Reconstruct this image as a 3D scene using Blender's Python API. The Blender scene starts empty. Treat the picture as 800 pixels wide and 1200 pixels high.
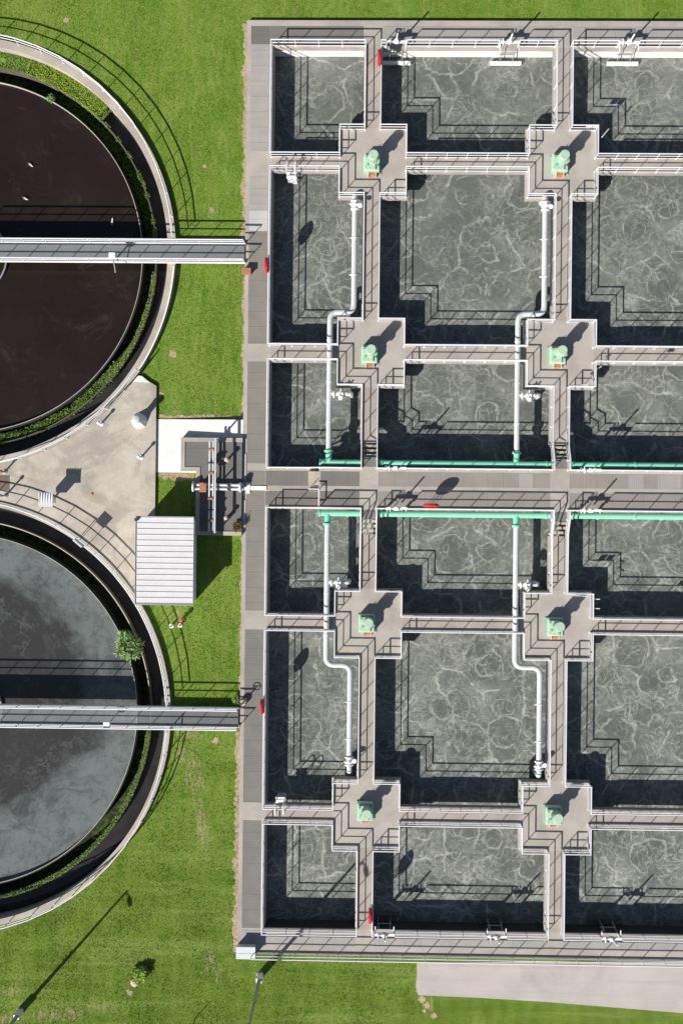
import bpy, math, random
from mathutils import Vector, Matrix
from mathutils.geometry import delaunay_2d_cdt
R = random.Random(7)
C = bpy.context.scene.collection
PI = math.pi

# ------------------------------------------------------------------ camera
CAM_H, FPX = 75.0, 1350.0            # camera height over the deck (m), focal length in photo pixels
D = math.radians
ROT = Matrix.Rotation(.0105, 3, 'Z') @ Matrix.Rotation(.0185, 3, 'Y')
def at(u, v, z=0.0):
    """photo pixel -> point on the horizontal plane z"""
    d = ROT @ Vector(((u-400)/FPX, -(v-600)/FPX, -1))
    t = (z-CAM_H)/d.z
    return d.x*t, d.y*t
cam = bpy.data.cameras.new('camera'); co = bpy.data.objects.new('camera', cam); C.objects.link(co)
co.matrix_world = Matrix.Translation((0, 0, CAM_H)) @ ROT.to_4x4()
cam.sensor_fit = 'VERTICAL'; cam.sensor_height = 24; cam.lens = 24*FPX/1200; cam.clip_end = 2000
bpy.context.scene.camera = co

# ------------------------------------------------------------------ light
AZ = Vector((.655, .756)); EL = math.radians(35.7)
sun = bpy.data.lights.new('sun', 'SUN'); sun.energy = 5.0; sun.angle = math.radians(.5); sun.color = (1, .95, .87)
so = bpy.data.objects.new('sun', sun); C.objects.link(so); so.location = (-40, -45, 60)
so.rotation_euler = Vector((AZ.x*math.cos(EL), AZ.y*math.cos(EL), -math.sin(EL))).to_track_quat('-Z', 'Y').to_euler()
w = bpy.data.worlds.new('World'); bpy.context.scene.world = w; w.use_nodes = True
nt = w.node_tree; sky = nt.nodes.new('ShaderNodeTexSky'); sky.sky_type = 'NISHITA'; sky.sun_disc = False
sky.sun_elevation = EL; sky.sun_rotation = math.atan2(-AZ.x, -AZ.y)
bg = nt.nodes['Background']; nt.links.new(sky.outputs[0], bg.inputs[0]); bg.inputs[1].default_value = .05
vs = bpy.context.scene.view_settings
vs.view_transform = 'Standard'; vs.look = 'None'; vs.gamma = 1; vs.exposure = .45; vs.use_curve_mapping = False

GZ = -.30; WZ = -1.36                 # lawn and basin water levels
# ------------------------------------------------------------------ materials
class NB:
    def __init__(s, name, rough=.8, metal=0, spec=.3):
        s.m = bpy.data.materials.new(name); s.m.use_nodes = True
        s.t = s.m.node_tree; s.b = s.t.nodes['Principled BSDF']
        s.b.inputs['Roughness'].default_value = rough; s.b.inputs['Metallic'].default_value = metal
        s.b.inputs['Specular IOR Level'].default_value = spec
        s.g = s.t.nodes.new('ShaderNodeNewGeometry').outputs['Position']
    def L(s, a, b): s.t.links.new(a, b)
    def n(s, k, **kw):
        o = s.t.nodes.new(k)
        for a, v in kw.items(): setattr(o, a, v)
        return o
    def noise(s, scale, detail=4, rough=.6, vec=None, dist=0, off=0):
        o = s.n('ShaderNodeTexNoise'); o.inputs['Scale'].default_value = scale
        o.inputs['Detail'].default_value = detail; o.inputs['Roughness'].default_value = rough
        o.inputs['Distortion'].default_value = dist
        v = vec or s.g
        if off:
            q = s.n('ShaderNodeVectorMath', operation='ADD'); s.L(v, q.inputs[0]); q.inputs[1].default_value = (off, off*1.7, 0); v = q.outputs[0]
        s.L(v, o.inputs['Vector']); return o.outputs['Fac']
    def noisec(s, scale, detail=2):
        o = s.n('ShaderNodeTexNoise'); o.inputs['Scale'].default_value = scale; o.inputs['Detail'].default_value = detail
        s.L(s.g, o.inputs['Vector']); return o.outputs['Color']
    def warp(s, amt, scale, vec=None, detail=2):
        c = s.noisec(scale, detail); a = s.n('ShaderNodeVectorMath', operation='SUBTRACT'); s.L(c, a.inputs[0]); a.inputs[1].default_value = (.5, .5, .5)
        b = s.n('ShaderNodeVectorMath', operation='SCALE'); s.L(a.outputs[0], b.inputs[0]); b.inputs['Scale'].default_value = amt
        d = s.n('ShaderNodeVectorMath', operation='ADD'); s.L(vec or s.g, d.inputs[0]); s.L(b.outputs[0], d.inputs[1]); return d.outputs[0]
    def ramp(s, f, lo, hi, a=0., b=1.):
        o = s.n('ShaderNodeMapRange'); o.interpolation_type = 'SMOOTHSTEP'
        o.inputs[1].default_value = lo; o.inputs[2].default_value = hi; o.inputs[3].default_value = a; o.inputs[4].default_value = b
        s.L(f, o.inputs[0]); return o.outputs[0]
    def math(s, op, a, b=None):
        o = s.n('ShaderNodeMath', operation=op)
        for i, v in enumerate((a, b)):
            if v is None: continue
            if isinstance(v, (int, float)): o.inputs[i].default_value = v
            else: s.L(v, o.inputs[i])
        return o.outputs[0]
    def mix(s, f, a, b, mode='MIX'):
        o = s.n('ShaderNodeMix', data_type='RGBA', blend_type=mode)
        if isinstance(f, (int, float)): o.inputs[0].default_value = f
        else: s.L(f, o.inputs[0])
        for i, v in ((6, a), (7, b)):
            if isinstance(v, tuple): o.inputs[i].default_value = (*v, 1)
            else: s.L(v, o.inputs[i])
        return o.outputs[2]
    def xyz(s):
        o = s.n('ShaderNodeSeparateXYZ'); s.L(s.g, o.inputs[0]); return o.outputs
    def col(s, c): s.L(c, s.b.inputs['Base Color']) if not isinstance(c, tuple) else setattr(s.b.inputs['Base Color'], 'default_value', (*c, 1))
    def bump(s, h, strength=.3, dist=.02):
        o = s.n('ShaderNodeBump'); o.inputs['Strength'].default_value = strength; o.inputs['Distance'].default_value = dist
        s.L(h, o.inputs['Height']); s.L(o.outputs[0], s.b.inputs['Normal'])
def sc(c, k): return tuple(x*k for x in c)

def concrete(name, c, stain=(.30, .23, .16), amt=.35, dark=.72, wear=.36):
    k = NB(name, .9)
    a = k.mix(k.ramp(k.noise(.55, 6), .32, .68), sc(c, dark), c)
    a = k.mix(k.ramp(k.noise(2.7, 5, off=9), .55, .8, 0, amt), a, stain)
    a = k.mix(k.ramp(k.noise(11, 4, .7, off=3), .3, .75, 0, .22), a, sc(c, 1.25))
    a = k.mix(k.ramp(k.noise(45, 2, .7), .3, .7, 0, .16), a, sc(c, .5))
    if wear:
        if name == 'pad_concrete': a = k.mix(k.ramp(k.noise(.32, 6, .68, dist=1.0, off=4), .46, .62, 0, .6), a, (.27, .245, .215))
        a = k.mix(k.ramp(k.noise(.22, 6, .7, dist=.8, off=15), .50, .68, 0, wear), a, sc(c, .52))
        a = k.mix(k.ramp(k.noise(1.2, 7, .8, dist=.5, off=25), .56, .72, 0, wear*.8), a, sc(c, .6))
    if name == 'road_concrete':
        q = k.n('ShaderNodeMapping'); q.inputs['Scale'].default_value = (.05, 1.6, 1); q.inputs['Rotation'].default_value = (0, 0, .06); k.L(k.g, q.inputs[0])
        a = k.mix(k.ramp(k.noise(1.0, 5, .6, vec=q.outputs[0]), .50, .66, 0, .35), a, sc(c, .72))
    k.col(a); k.bump(k.noise(30, 3), .25, .01); return k.m
M = {}
M['concrete'] = concrete('concrete', (.425, .393, .358), dark=.80)
M['walk'] = concrete('walkway_concrete', (.385, .346, .312), amt=.3, dark=.8)
M['pale'] = concrete('pale_concrete', (.46, .42, .36), amt=.2)
M['wall'] = concrete('wall_concrete', (.52, .49, .43), (.25, .22, .17), .25)
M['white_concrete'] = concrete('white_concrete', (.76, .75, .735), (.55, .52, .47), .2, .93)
M['pad'] = concrete('pad_concrete', (.51, .465, .40), (.25, .22, .185), .4, .80, .55)
M['stain_shade'] = concrete('stain_shade_concrete', (.13, .12, .095), (.06, .075, .03), .6)  # algae stain on the launder walls; shade put into colour on gate blades
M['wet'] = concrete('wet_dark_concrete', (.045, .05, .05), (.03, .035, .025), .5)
M['road'] = concrete('road_concrete', (.47, .435, .415), (.40, .36, .33), .2, .88)

def grating(name, c, axis, pitch=.11, contrast=.32):
    k = NB(name, .75, .15)
    x = k.xyz()
    s_ = k.math('SINE', k.math('MULTIPLY', x[axis], 2*PI/pitch))
    a = k.mix(k.ramp(s_, -.6, .6, 0, contrast), c, sc(c, .45))
    a = k.mix(k.ramp(k.noise(.8, 4), .35, .7, 0, .45), a, sc((c[0]*1.05, c[1], c[2]*.93), 1.18))
    fr = k.math('FRACT', k.math('DIVIDE', x[1 if axis == 1 else 0], 1.0))
    a = k.mix(k.ramp(fr, .0, .05, .55, 0), a, sc(c, .5))
    a = k.mix(k.ramp(k.noise(18, 3, off=5), .5, .8, 0, .2), a, (.24, .19, .13))
    k.col(a); return k.m
M['gr_dark_y'] = grating('dark_grating', (.165, .162, .158), 1)
M['gr_dark_x'] = grating('dark_cross_grating', (.185, .182, .178), 1)
M['gr_mid_y'] = grating('mid_grating', (.225, .213, .197), 1, contrast=.25)
M['gr_mid_x'] = grating('mid_cross_grating', (.275, .257, .236), 0, .16, .25)
M['gr_dark_c'] = grating('dark_walkway_grating', (.175, .168, .16), 0, .14, .25)
M['gr_light'] = grating('light_grating', (.345, .33, .315), 1, .5, .06)
M['gr_grey_x'] = grating('grey_cross_grating', (.33, .32, .315), 0, .14, .18)
M['gr_steel'] = grating('pale_steel_panel', (.47, .47, .465), 1, .12, .1)

def metal(name, c, rough=.45, met=.0, dirt=(.30, .24, .18), amt=.25, sc_=6):
    k = NB(name, rough, met, .5)
    a = k.mix(k.ramp(k.noise(sc_, 5), .5, .82, 0, amt), c, dirt)
    a = k.mix(k.ramp(k.noise(1.3, 4, off=2), .3, .7, 0, .25), a, sc(c, .78))
    k.col(a); return k.m
M['white'] = metal('white_paint', (.80, .79, .80), amt=.16)
M['rail'] = metal('galvanised_rail', (.68, .68, .715), .5, amt=.14)
M['pipe'] = metal('white_pipe', (.58, .60, .62), .4, amt=.4, sc_=3)
M['green_pipe'] = metal('green_pipe', (.21, .63, .44), .4, dirt=(.22, .34, .26), amt=.4)
M['mixer'] = metal('green_machine_paint', (.40, .565, .435), .5, dirt=(.33, .24, .12), amt=.45, sc_=5)
M['mixer_dark'] = metal('dark_green_machine_paint', (.27, .42, .33), .5, amt=.3)
M['rust'] = metal('rust', (.40, .15, .06), .9, dirt=(.55, .40, .26), amt=.8, sc_=9)
M['red'] = metal('red_plastic', (.66, .02, .03), .35, dirt=(.4, .02, .02), amt=.3)
M['dark'] = metal('dark_metal', (.03, .03, .032), .6)
M['grey'] = metal('grey_metal', (.33, .34, .35), .5, .3)
M['steel'] = metal('bridge_steel', (.29, .31, .325), .55, .2, amt=.35)
M['roof'] = metal('roof_sheet', (.665, .66, .665), .45, dirt=(.5, .48, .46), amt=.2, sc_=2)
M['roof_rib'] = metal('roof_rib', (.50, .50, .55), .5)
M['brick'] = metal('brown_box', (.36, .17, .11), .9, dirt=(.45, .33, .26), amt=.5)
M['pinkcap'] = metal('pink_cap', (.66, .46, .38), .7)
M['louvre'] = metal('blue_grey_panel', (.60, .63, .67), .5, amt=.1)
M['gull'] = metal('gull_feathers', (.75, .74, .72), .9, dirt=(.35, .35, .37), amt=.5, sc_=14)
M['stone'] = concrete('rough_stone', (.52, .42, .33), amt=.5)

def leaf(name, a, b, trans=True):
    k = NB(name, .6, 0, .25)
    k.col(k.mix(k.ramp(k.noise(3.5, 3), .3, .7), a, b)); return k.m
M['leaf'] = leaf('leaf', (.17, .31, .09), (.32, .46, .20))
M['shrub'] = leaf('shrub_leaf', (.22, .38, .05), (.40, .54, .13))
M['weed'] = leaf('weed', (.10, .18, .025), (.24, .34, .08))
M['strip'] = leaf('strip_weed', (.15, .26, .04), (.30, .40, .12))
M['weed_bright'] = leaf('bright_weed', (.17, .29, .03), (.34, .43, .06))
M['weed_dry'] = leaf('dry_weed', (.10, .085, .03), (.20, .16, .06))
M['stem'] = metal('stem', (.12, .09, .05), .9)

# grass ground: long mowing streaks, clover mottling, dry patches with their own outlines
k = NB('lawn', .95, 0, .1)
mp = k.n('ShaderNodeMapping'); mp.inputs['Scale'].default_value = (1.1, .20, 1); mp.inputs['Rotation'].default_value = (0, 0, .08); k.L(k.g, mp.inputs[0])
g = k.mix(k.ramp(k.noise(.20, 6, .65), .34, .66), (.092, .205, .012), (.160, .268, .032))
g = k.mix(k.ramp(k.noise(1.5, 6, .7, vec=mp.outputs[0]), .42, .68, 0, .75), g, (.235, .30, .062))
g = k.mix(k.ramp(k.noise(1.3, 7, .75, off=4), .50, .72, 0, .75), g, (.068, .165, .009))
g = k.mix(k.ramp(k.noise(5, 6, .8, off=8), .44, .66, 0, .6), g, (.27, .34, .085))
g = k.mix(k.ramp(k.noise(11, 5, .8, off=2), .48, .64, 0, .52), g, (.055, .120, .008))
def spot(u, v, rx, ry, ang=0.):
    """soft elliptical region of worn turf round a place on the lawn"""
    x, y = at(u, v, GZ); m_ = k.n('ShaderNodeMapping', vector_type='TEXTURE'); m_.inputs['Location'].default_value = (x, y, GZ); m_.inputs['Rotation'].default_value = (0, 0, ang)
    m_.inputs['Scale'].default_value = (rx, ry, 1); k.L(k.g, m_.inputs[0])
    l_ = k.n('ShaderNodeVectorMath', operation='LENGTH'); k.L(m_.outputs[0], l_.inputs[0]); return k.ramp(l_.outputs['Value'], .0, 1.1, 1, 0)
sp = None
for a_ in ((228, 905, 1.3, 4.6, .15), (212, 880, 1.0, 2.2, -.2), (237, 970, 1.2, 4.0, .05), (70, 1188, 4.6, 1.2, .1), (248, 1128, .9, 2.6, .35), (500, 1176, .9, 1.4, .5), (222, 860, 1.6, 1.0, 0), (10, 1195, 2.5, 1, 0), (120, 1180, 2.5, .8, 0), (205, 720, 1.5, .9, .5), (185, 460, .6, 1.4, 0), (520, 1140, 1.2, .5, 0), (15, 1160, 2.0, .8, .3)):
    q_ = spot(*a_); sp = q_ if sp is None else k.math('MAXIMUM', sp, q_)
pn = k.noise(3.4, 8, .82, vec=mp.outputs[0], off=6)
dry = k.ramp(k.math('ADD', k.math('MULTIPLY', sp, .23), pn), .63, .80)
sc2 = k.math('MULTIPLY', k.ramp(k.noise(.14, 3, off=21), .45, .66), k.ramp(k.noise(1.6, 7, .78, vec=mp.outputs[0], off=6), .52, .74))
g = k.mix(k.math('MULTIPLY', k.ramp(k.xyz()[1], -30, -14, .75, 0), k.ramp(k.noise(.5, 6, .7, off=61), .35, .62, .25, 1)), g, (.098, .150, .018))
g = k.mix(k.math('MULTIPLY', sc2, .55), g, (.29, .27, .10))
g = k.mix(k.math('MULTIPLY', dry, .75), g, (.42, .34, .20))
dg = k.n('ShaderNodeMapping'); dg.inputs['Rotation'].default_value = (0, 0, -.72); dg.inputs['Scale'].default_value = (.10, 1.25, 1); k.L(k.g, dg.inputs[0])
low = k.ramp(k.xyz()[1], -20, -12, 1, 0)
g = k.mix(k.math('MULTIPLY', k.ramp(k.noise(1.0, 6, .65, vec=dg.outputs[0], off=3), .46, .66, 0, .7), low), g, (.22, .29, .068))
g = k.mix(k.math('MULTIPLY', k.ramp(k.noise(.8, 6, .65, vec=dg.outputs[0], off=33), .50, .68, 0, .6), low), g, (.065, .145, .010))
g = k.mix(k.math('MULTIPLY', k.ramp(k.noise(2.2, 7, .7, vec=mp.outputs[0], off=53), .48, .66, 0, .65), k.math('SUBTRACT', 1.0, low)), g, (.225, .315, .070))
# faint mower passes
st = k.n('ShaderNodeTexWave'); st.inputs['Scale'].default_value = .30; st.inputs['Distortion'].default_value = 1.5; st.inputs['Detail'].default_value = 2; st.inputs['Detail Scale'].default_value = .4; k.L(k.g, st.inputs['Vector'])
g = k.mix(k.math('MULTIPLY', st.outputs['Fac'], .22), g, (.20, .26, .06))
k.col(g); k.bump(k.noise(22, 5, .75), .9, .06); M['lawn'] = k.m
k = NB('grass_blade', .8, 0, .15)
k.col(k.mix(k.ramp(k.noise(1.4, 5, .7), .3, .7), (.09, .205, .013), (.21, .315, .05))); M['blade'] = k.m
k = NB('bare_soil', 1, 0, .1)
k.col(k.mix(k.ramp(k.noise(3.5, 6, .7), .35, .65), (.46, .36, .25), k.mix(k.ramp(k.noise(14, 4), .4, .6), (.24, .17, .09), (.45, .36, .26)))); k.bump(k.noise(25, 4), .6, .03); M['soil'] = k.m

# basin liquor: grey suspension with drifting foam filaments
k = NB('basin_water', .16, 0, .14)
v1 = k.warp(3.6, .28, None, 3); v1 = k.warp(1.1, .95, v1, 3); v1 = k.warp(.28, 3.2, v1, 2)
def vor(vec, s_):
    o = k.n('ShaderNodeTexVoronoi', feature='DISTANCE_TO_EDGE'); o.inputs['Scale'].default_value = s_; k.L(vec, o.inputs['Vector']); return o.outputs['Distance']
v2 = k.warp(2.2, .5, None, 3); v2 = k.warp(.7, 1.7, v2, 3)
m_big = k.ramp(k.noise(.17, 3, off=31), .34, .66)
m_bl = k.ramp(k.xyz()[1], -24, 26, 1.0, .80)
def ridge(vec, sc_, wd, off, det=2.0):
    n_ = k.noise(sc_, det, .5, vec=vec, off=off); return k.ramp(k.math('ABSOLUTE', k.math('SUBTRACT', n_, .5)), 0, wd, 1, 0)
m2 = k.ramp(k.noise(.42, 4, .6, off=13), .36, .62)
m3 = k.ramp(k.noise(.35, 4, .6, off=3), .36, .60)
def boil(vec, sc_, seed):
    """cells of rising liquor: foam seams between them, a broken ring inside and veins running outward"""
    def V_(feat):
        o = k.n('ShaderNodeTexVoronoi', feature=feat, voronoi_dimensions='2D'); o.inputs['Scale'].default_value = sc_; k.L(vec, o.inputs['Vector']); return o
    e_ = V_('DISTANCE_TO_EDGE').outputs['Distance']; o = V_('F1')
    rel = k.n('ShaderNodeVectorMath', operation='SUBTRACT'); k.L(vec, rel.inputs[0]); k.L(o.outputs['Position'], rel.inputs[1])
    mu = k.n('ShaderNodeVectorMath', operation='MULTIPLY'); k.L(rel.outputs[0], mu.inputs[0]); mu.inputs[1].default_value = (1, 1, 0)
    le = k.n('ShaderNodeVectorMath', operation='LENGTH'); k.L(mu.outputs[0], le.inputs[0])
    no = k.n('ShaderNodeVectorMath', operation='NORMALIZE'); k.L(mu.outputs[0], no.inputs[0])
    cs = k.n('ShaderNodeVectorMath', operation='SCALE'); k.L(o.outputs['Color'], cs.inputs[0]); cs.inputs['Scale'].default_value = 31
    q1 = k.n('ShaderNodeVectorMath', operation='MULTIPLY_ADD'); k.L(no.outputs[0], q1.inputs[0]); q1.inputs[1].default_value = (1, 1, 1); k.L(cs.outputs[0], q1.inputs[2])
    q2 = k.n('ShaderNodeVectorMath', operation='MULTIPLY_ADD'); k.L(mu.outputs[0], q2.inputs[0]); q2.inputs[1].default_value = (.55, .55, .55); k.L(q1.outputs[0], q2.inputs[2])
    vein = ridge(q2.outputs[0], 1.9, .05, seed, 3)
    sp_ = k.n('ShaderNodeSeparateColor'); k.L(o.outputs['Color'], sp_.inputs[0])
    D_ = o.outputs['Distance']
    vein = k.math('MULTIPLY', vein, k.math('MULTIPLY', k.ramp(D_, .03, .22), k.ramp(sp_.outputs[0], .25, .6, .15, 1)))
    thr = k.math('ADD', k.math('MULTIPLY', sp_.outputs[1], .30), .16)
    rg = k.math('MULTIPLY', k.ramp(k.math('ABSOLUTE', k.math('SUBTRACT', D_, thr)), 0, .042, 1, 0), k.ramp(k.noise(.8, 3, off=seed+3), .38, .54))
    out = k.ramp(k.math('SUBTRACT', D_, thr), -.04, .22)          # foam collects outside the ring
    return e_, vein, rg, out
w1 = k.warp(1.5, .35, None, 2); w1 = k.warp(.75, 1.3, w1, 4); w1 = k.warp(.16, 4.5, w1, 2)
e1, ve1, rg1, out1 = boil(w1, .36, 11)
e2, ve2, rg2, out2 = boil(w1, .78, 61)
m_cell = k.ramp(k.noise(.13, 3, off=71), .40, .60)
rowE = k.ramp(k.xyz()[1], -5, -9, .0, .35)
m_v = k.math('MINIMUM', k.math('ADD', k.ramp(k.noise(.22, 4, off=81), .40, .62), rowE), 1.0)
seam = k.math('MULTIPLY', k.ramp(e1, 0, .048, 1.0, 0), k.ramp(k.noise(.6, 5, .7, off=13), .42, .58))
seam2 = k.math('MULTIPLY', k.ramp(e2, 0, .045, .7, 0), k.math('MULTIPLY', m_v, k.ramp(k.noise(.7, 4, .6, off=33), .40, .58)))
ring = k.math('MULTIPLY', k.math('MAXIMUM', rg1, k.math('MULTIPLY', rg2, m_v)), .85)
veins = k.math('MULTIPLY', k.math('MAXIMUM', k.math('MULTIPLY', ve1, .8), k.math('MULTIPLY', ve2, m_v)), k.math('MULTIPLY', k.ramp(k.noise(.45, 3, off=91), .36, .58), .72))
lace = k.math('MAXIMUM', k.math('MULTIPLY', ridge(v2, .62, .022, 5), k.ramp(k.noise(.35, 4, .6, off=3), .40, .60)), k.math('MULTIPLY', ridge(v1, 1.35, .028, 41), k.ramp(k.noise(.6, 3, off=51), .42, .62, .0, .8)))
lines = k.math('MAXIMUM', k.math('MAXIMUM', k.math('MAXIMUM', seam, seam2), k.math('MULTIPLY', lace, .7)), k.math('MAXIMUM', ring, veins))
lines = k.math('MULTIPLY', lines, k.ramp(k.noise(6, 5, .8, vec=w1), .34, .60, .35, 1.0))
grain = k.ramp(k.noise(7, 7, .85, vec=w1), .40, .70)
veil = k.math('MULTIPLY', k.math('MULTIPLY', out1, k.ramp(k.noise(.35, 5, .65, vec=w1, off=17), .38, .64)), k.math('ADD', k.math('MULTIPLY', grain, .28), .12))
fine = k.math('MULTIPLY', k.ramp(k.noise(4.0, 7, .82, vec=w1, off=44), .46, .72), .20)
fo = k.math('ADD', k.math('ADD', k.math('MULTIPLY', lines, .92), veil), fine)
fo = k.math('MULTIPLY', fo, m_bl)
base = k.mix(k.ramp(k.noise(.33, 6, .65, off=40, vec=w1), .3, .7), (.092, .102, .094), (.124, .134, .123))
k.col(k.mix(k.math('MINIMUM', fo, 1.0), base, (.42, .435, .405))); k.bump(k.noise(6, 4, .6), .12, .03); M['water'] = k.m
# brown clarifier
k = NB('brown_water', .12, 0, .3)
b_ = k.mix(k.ramp(k.noise(.25, 5), .3, .7), (.0155, .0105, .0085), (.021, .015, .0125))
b_ = k.mix(k.ramp(k.noise(.35, 7, .75, dist=1.2, off=12), .53, .76, 0, .42), b_, (.070, .062, .056))
k.col(b_); k.bump(k.noise(7, 3), .06, .02); M['brown'] = k.m
# grey clarifier with a torn film of scum
k = NB('grey_water', .14, 0, .4)
v1 = k.warp(5.0, .13, None, 3); v1 = k.warp(1.6, .55, v1, 4)
dx = k.math('ADD', k.xyz()[0], 26.55); dy = k.math('ADD', k.xyz()[1], 13.47)
rr = k.math('SQRT', k.math('ADD', k.math('MULTIPLY', dx, dx), k.math('MULTIPLY', dy, dy)))
film = k.math('ADD', k.noise(.19, 8, .66, vec=v1, off=5), k.ramp(rr, 6.0, 11.4, -.13, .14))
ang = k.math('ARCTAN2', dy, dx)
cb = k.n('ShaderNodeCombineXYZ'); k.L(k.math('MULTIPLY', rr, .55), cb.inputs[0]); k.L(k.math('MULTIPLY', ang, 2.2), cb.inputs[1])
pw = k.warp(.9, .35, cb.outputs[0], 4)
film = k.math('ADD', k.math('MULTIPLY', film, .55), k.math('MULTIPLY', k.math('ADD', k.noise(.75, 8, .68, vec=pw, off=15), k.ramp(rr, 6.0, 11.4, -.13, .13)), .45))
film = k.math('ADD', film, k.ramp(k.xyz()[1], -21, -10, .05, -.045))
c_ = k.mix(k.ramp(film, .41, .61), (.042, .041, .040), (.150, .170, .170))
c_ = k.mix(k.math('MULTIPLY', k.ramp(k.noise(1.5, 8, .75, vec=pw, off=35), .50, .66), .6), c_, (.075, .082, .083))
c_ = k.mix(k.ramp(k.noise(.9, 8, .78, vec=v1, off=2), .42, .72, 0, .65), c_, (.040, .040, .040))
c_ = k.mix(k.math('MULTIPLY', k.ramp(k.math('ABSOLUTE', k.math('SUBTRACT', k.noise(.5, 6, .6, vec=v1, off=9), .5)), 0, .03, 1, 0), k.ramp(k.noise(.4, 3), .45, .6, 0, .28)), c_, (.15, .16, .16))
c_ = k.mix(k.ramp(k.noise(3.0, 7, .85, vec=v1, off=7), .56, .74, 0, .4), c_, (.20, .21, .21))
k.col(c_); M['film'] = k.m
k = NB('channel_water', .1, 0, .4)
k.col(k.mix(k.ramp(k.noise(.6, 5), .3, .7), (.022, .020, .0195), (.038, .036, .035))); M['channel'] = k.m
k = NB('algae', .9)
a_ = k.mix(k.ramp(k.noise(2.5, 6, .7), .4, .65), (.012, .018, .007), (.06, .09, .02))
k.col(k.mix(k.ramp(k.noise(5, 5, .7, off=6), .58, .75, 0, .6), a_, (.16, .16, .13))); k.bump(k.noise(12, 4), .8, .05); M['algae'] = k.m

# ------------------------------------------------------------------ mesh helpers
class MB:
    def __init__(s): s.v = []; s.f = []
    def add(s, vs_, fs):
        o = len(s.v); s.v += [tuple(p) for p in vs_]; s.f += [tuple(i+o for i in f) for f in fs]; return s
    def box(s, x0, x1, y0, y1, z0, z1):
        x0, x1 = min(x0, x1), max(x0, x1); y0, y1 = min(y0, y1), max(y0, y1)
        return s.add([(x0, y0, z0), (x1, y0, z0), (x1, y1, z0), (x0, y1, z0), (x0, y0, z1), (x1, y0, z1), (x1, y1, z1), (x0, y1, z1)],
                     [(0, 3, 2, 1), (4, 5, 6, 7), (0, 1, 5, 4), (1, 2, 6, 5), (2, 3, 7, 6), (3, 0, 4, 7)])
    def cbox(s, x, y, z, sx, sy, sz, bev=0):          # bevelled box standing at z
        if not bev: return s.box(x-sx/2, x+sx/2, y-sy/2, y+sy/2, z, z+sz)
        L = []
        for zz, i in ((z, bev), (z+bev, 0), (z+sz-bev, 0), (z+sz, bev)):
            a, b = sx/2-i, sy/2-i; q = min(bev, a*.5, b*.5)
            L.append([(x-a+q, y-b, zz), (x+a-q, y-b, zz), (x+a, y-b+q, zz), (x+a, y+b-q, zz), (x+a-q, y+b, zz), (x-a+q, y+b, zz), (x-a, y+b-q, zz), (x-a, y-b+q, zz)])
        return s.loft(L)
    def loft(s, loops, caps=True):
        n = len(loops[0]); vs_ = [p for l in loops for p in l]; fs = []
        for i in range(len(loops)-1):
            for j in range(n):
                a = i*n+j; b = i*n+(j+1) % n; fs.append((a, b, b+n, a+n))
        if caps: fs.append(tuple(range(n-1, -1, -1))); fs.append(tuple((len(loops)-1)*n+j for j in range(n)))
        return s.add(vs_, fs)
    def cyl(s, p0, p1, r0, r1=None, n=12, caps=True):
        r1 = r0 if r1 is None else r1; p0 = Vector(p0); p1 = Vector(p1); d = (p1-p0).normalized()
        a = d.orthogonal().normalized(); b = d.cross(a)
        return s.loft([[p+(a*math.cos(2*PI*j/n)+b*math.sin(2*PI*j/n))*r for j in range(n)] for p, r in ((p0, r0), (p1, r1))], caps)
    def lathe(s, x, y, prof, n=20):
        return s.loft([[(x+r*math.cos(2*PI*j/n), y+r*math.sin(2*PI*j/n), z) for j in range(n)] for r, z in prof])
    def sweep(s, path, prof, closed=False, caps=True):
        P_ = [Vector(p) for p in path]; n = len(P_); loops = []
        for i, p in enumerate(P_):
            d0 = (p-P_[i-1]) if (i or closed) else None
            d1 = (P_[(i+1) % n]-p) if (i < n-1 or closed) else None
            d0 = d0 or d1; d1 = d1 or d0; d0 = d0.normalized(); d1 = d1.normalized()
            t = (d0+d1).normalized(); k_ = max(.35, t.dot(d1))
            side = t.cross(Vector((0, 0, 1)))
            side = side.normalized() if side.length > 1e-3 else Vector((1, 0, 0))
            up = side.cross(t)
            loops.append([p+side*(a/k_)+up*b for a, b in prof])
        if closed:
            loops.append(loops[0]); return s.loft(loops, False)
        return s.loft(loops, caps)
    def tube(s, path, r, n=8, closed=False):
        return s.sweep(path, [(r*math.cos(2*PI*j/n+PI/n), r*math.sin(2*PI*j/n+PI/n)) for j in range(n)], closed)
    def ring(s, cx, cy, r0, r1, z0, z1, n=120, a0=0, a1=2*PI):
        full = abs(a1-a0-2*PI) < 1e-6; m = n if full else n+1; loops = []
        for i in range(m):
            a = a0+(a1-a0)*i/n; c, q = math.cos(a), math.sin(a)
            loops.append([(cx+r1*c, cy+r1*q, z0), (cx+r1*c, cy+r1*q, z1), (cx+r0*c, cy+r0*q, z1), (cx+r0*c, cy+r0*q, z0)])
        if full: loops.append(loops[0])
        return s.loft(loops, not full)
    def prism(s, poly, z0, z1):
        return s.loft([[(x, y, z0) for x, y in poly], [(x, y, z1) for x, y in poly]])
    def build(s, name, mat, parent=None, smooth=False):
        me = bpy.data.meshes.new(name); o = Vector((0, 0, 0)); q = parent
        while q is not None: o += q.location; q = q.parent
        me.from_pydata([(x-o.x, y-o.y, z-o.z) for x, y, z in s.v], [], s.f); me.materials.append(M[mat] if isinstance(mat, str) else mat)
        me.validate(); me.update()
        if smooth:
            for p in me.polygons: p.use_smooth = True
            me.set_sharp_from_angle(angle=math.radians(40))
        ob = bpy.data.objects.new(name, me); C.objects.link(ob)
        if parent is not None: ob.parent = parent
        return ob
def tag(o, label=None, cat=None, group=None, kind=None):
    if label: o['label'] = label
    if cat: o['category'] = cat
    if group: o['group'] = group
    if kind: o['kind'] = kind
    return o
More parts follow.
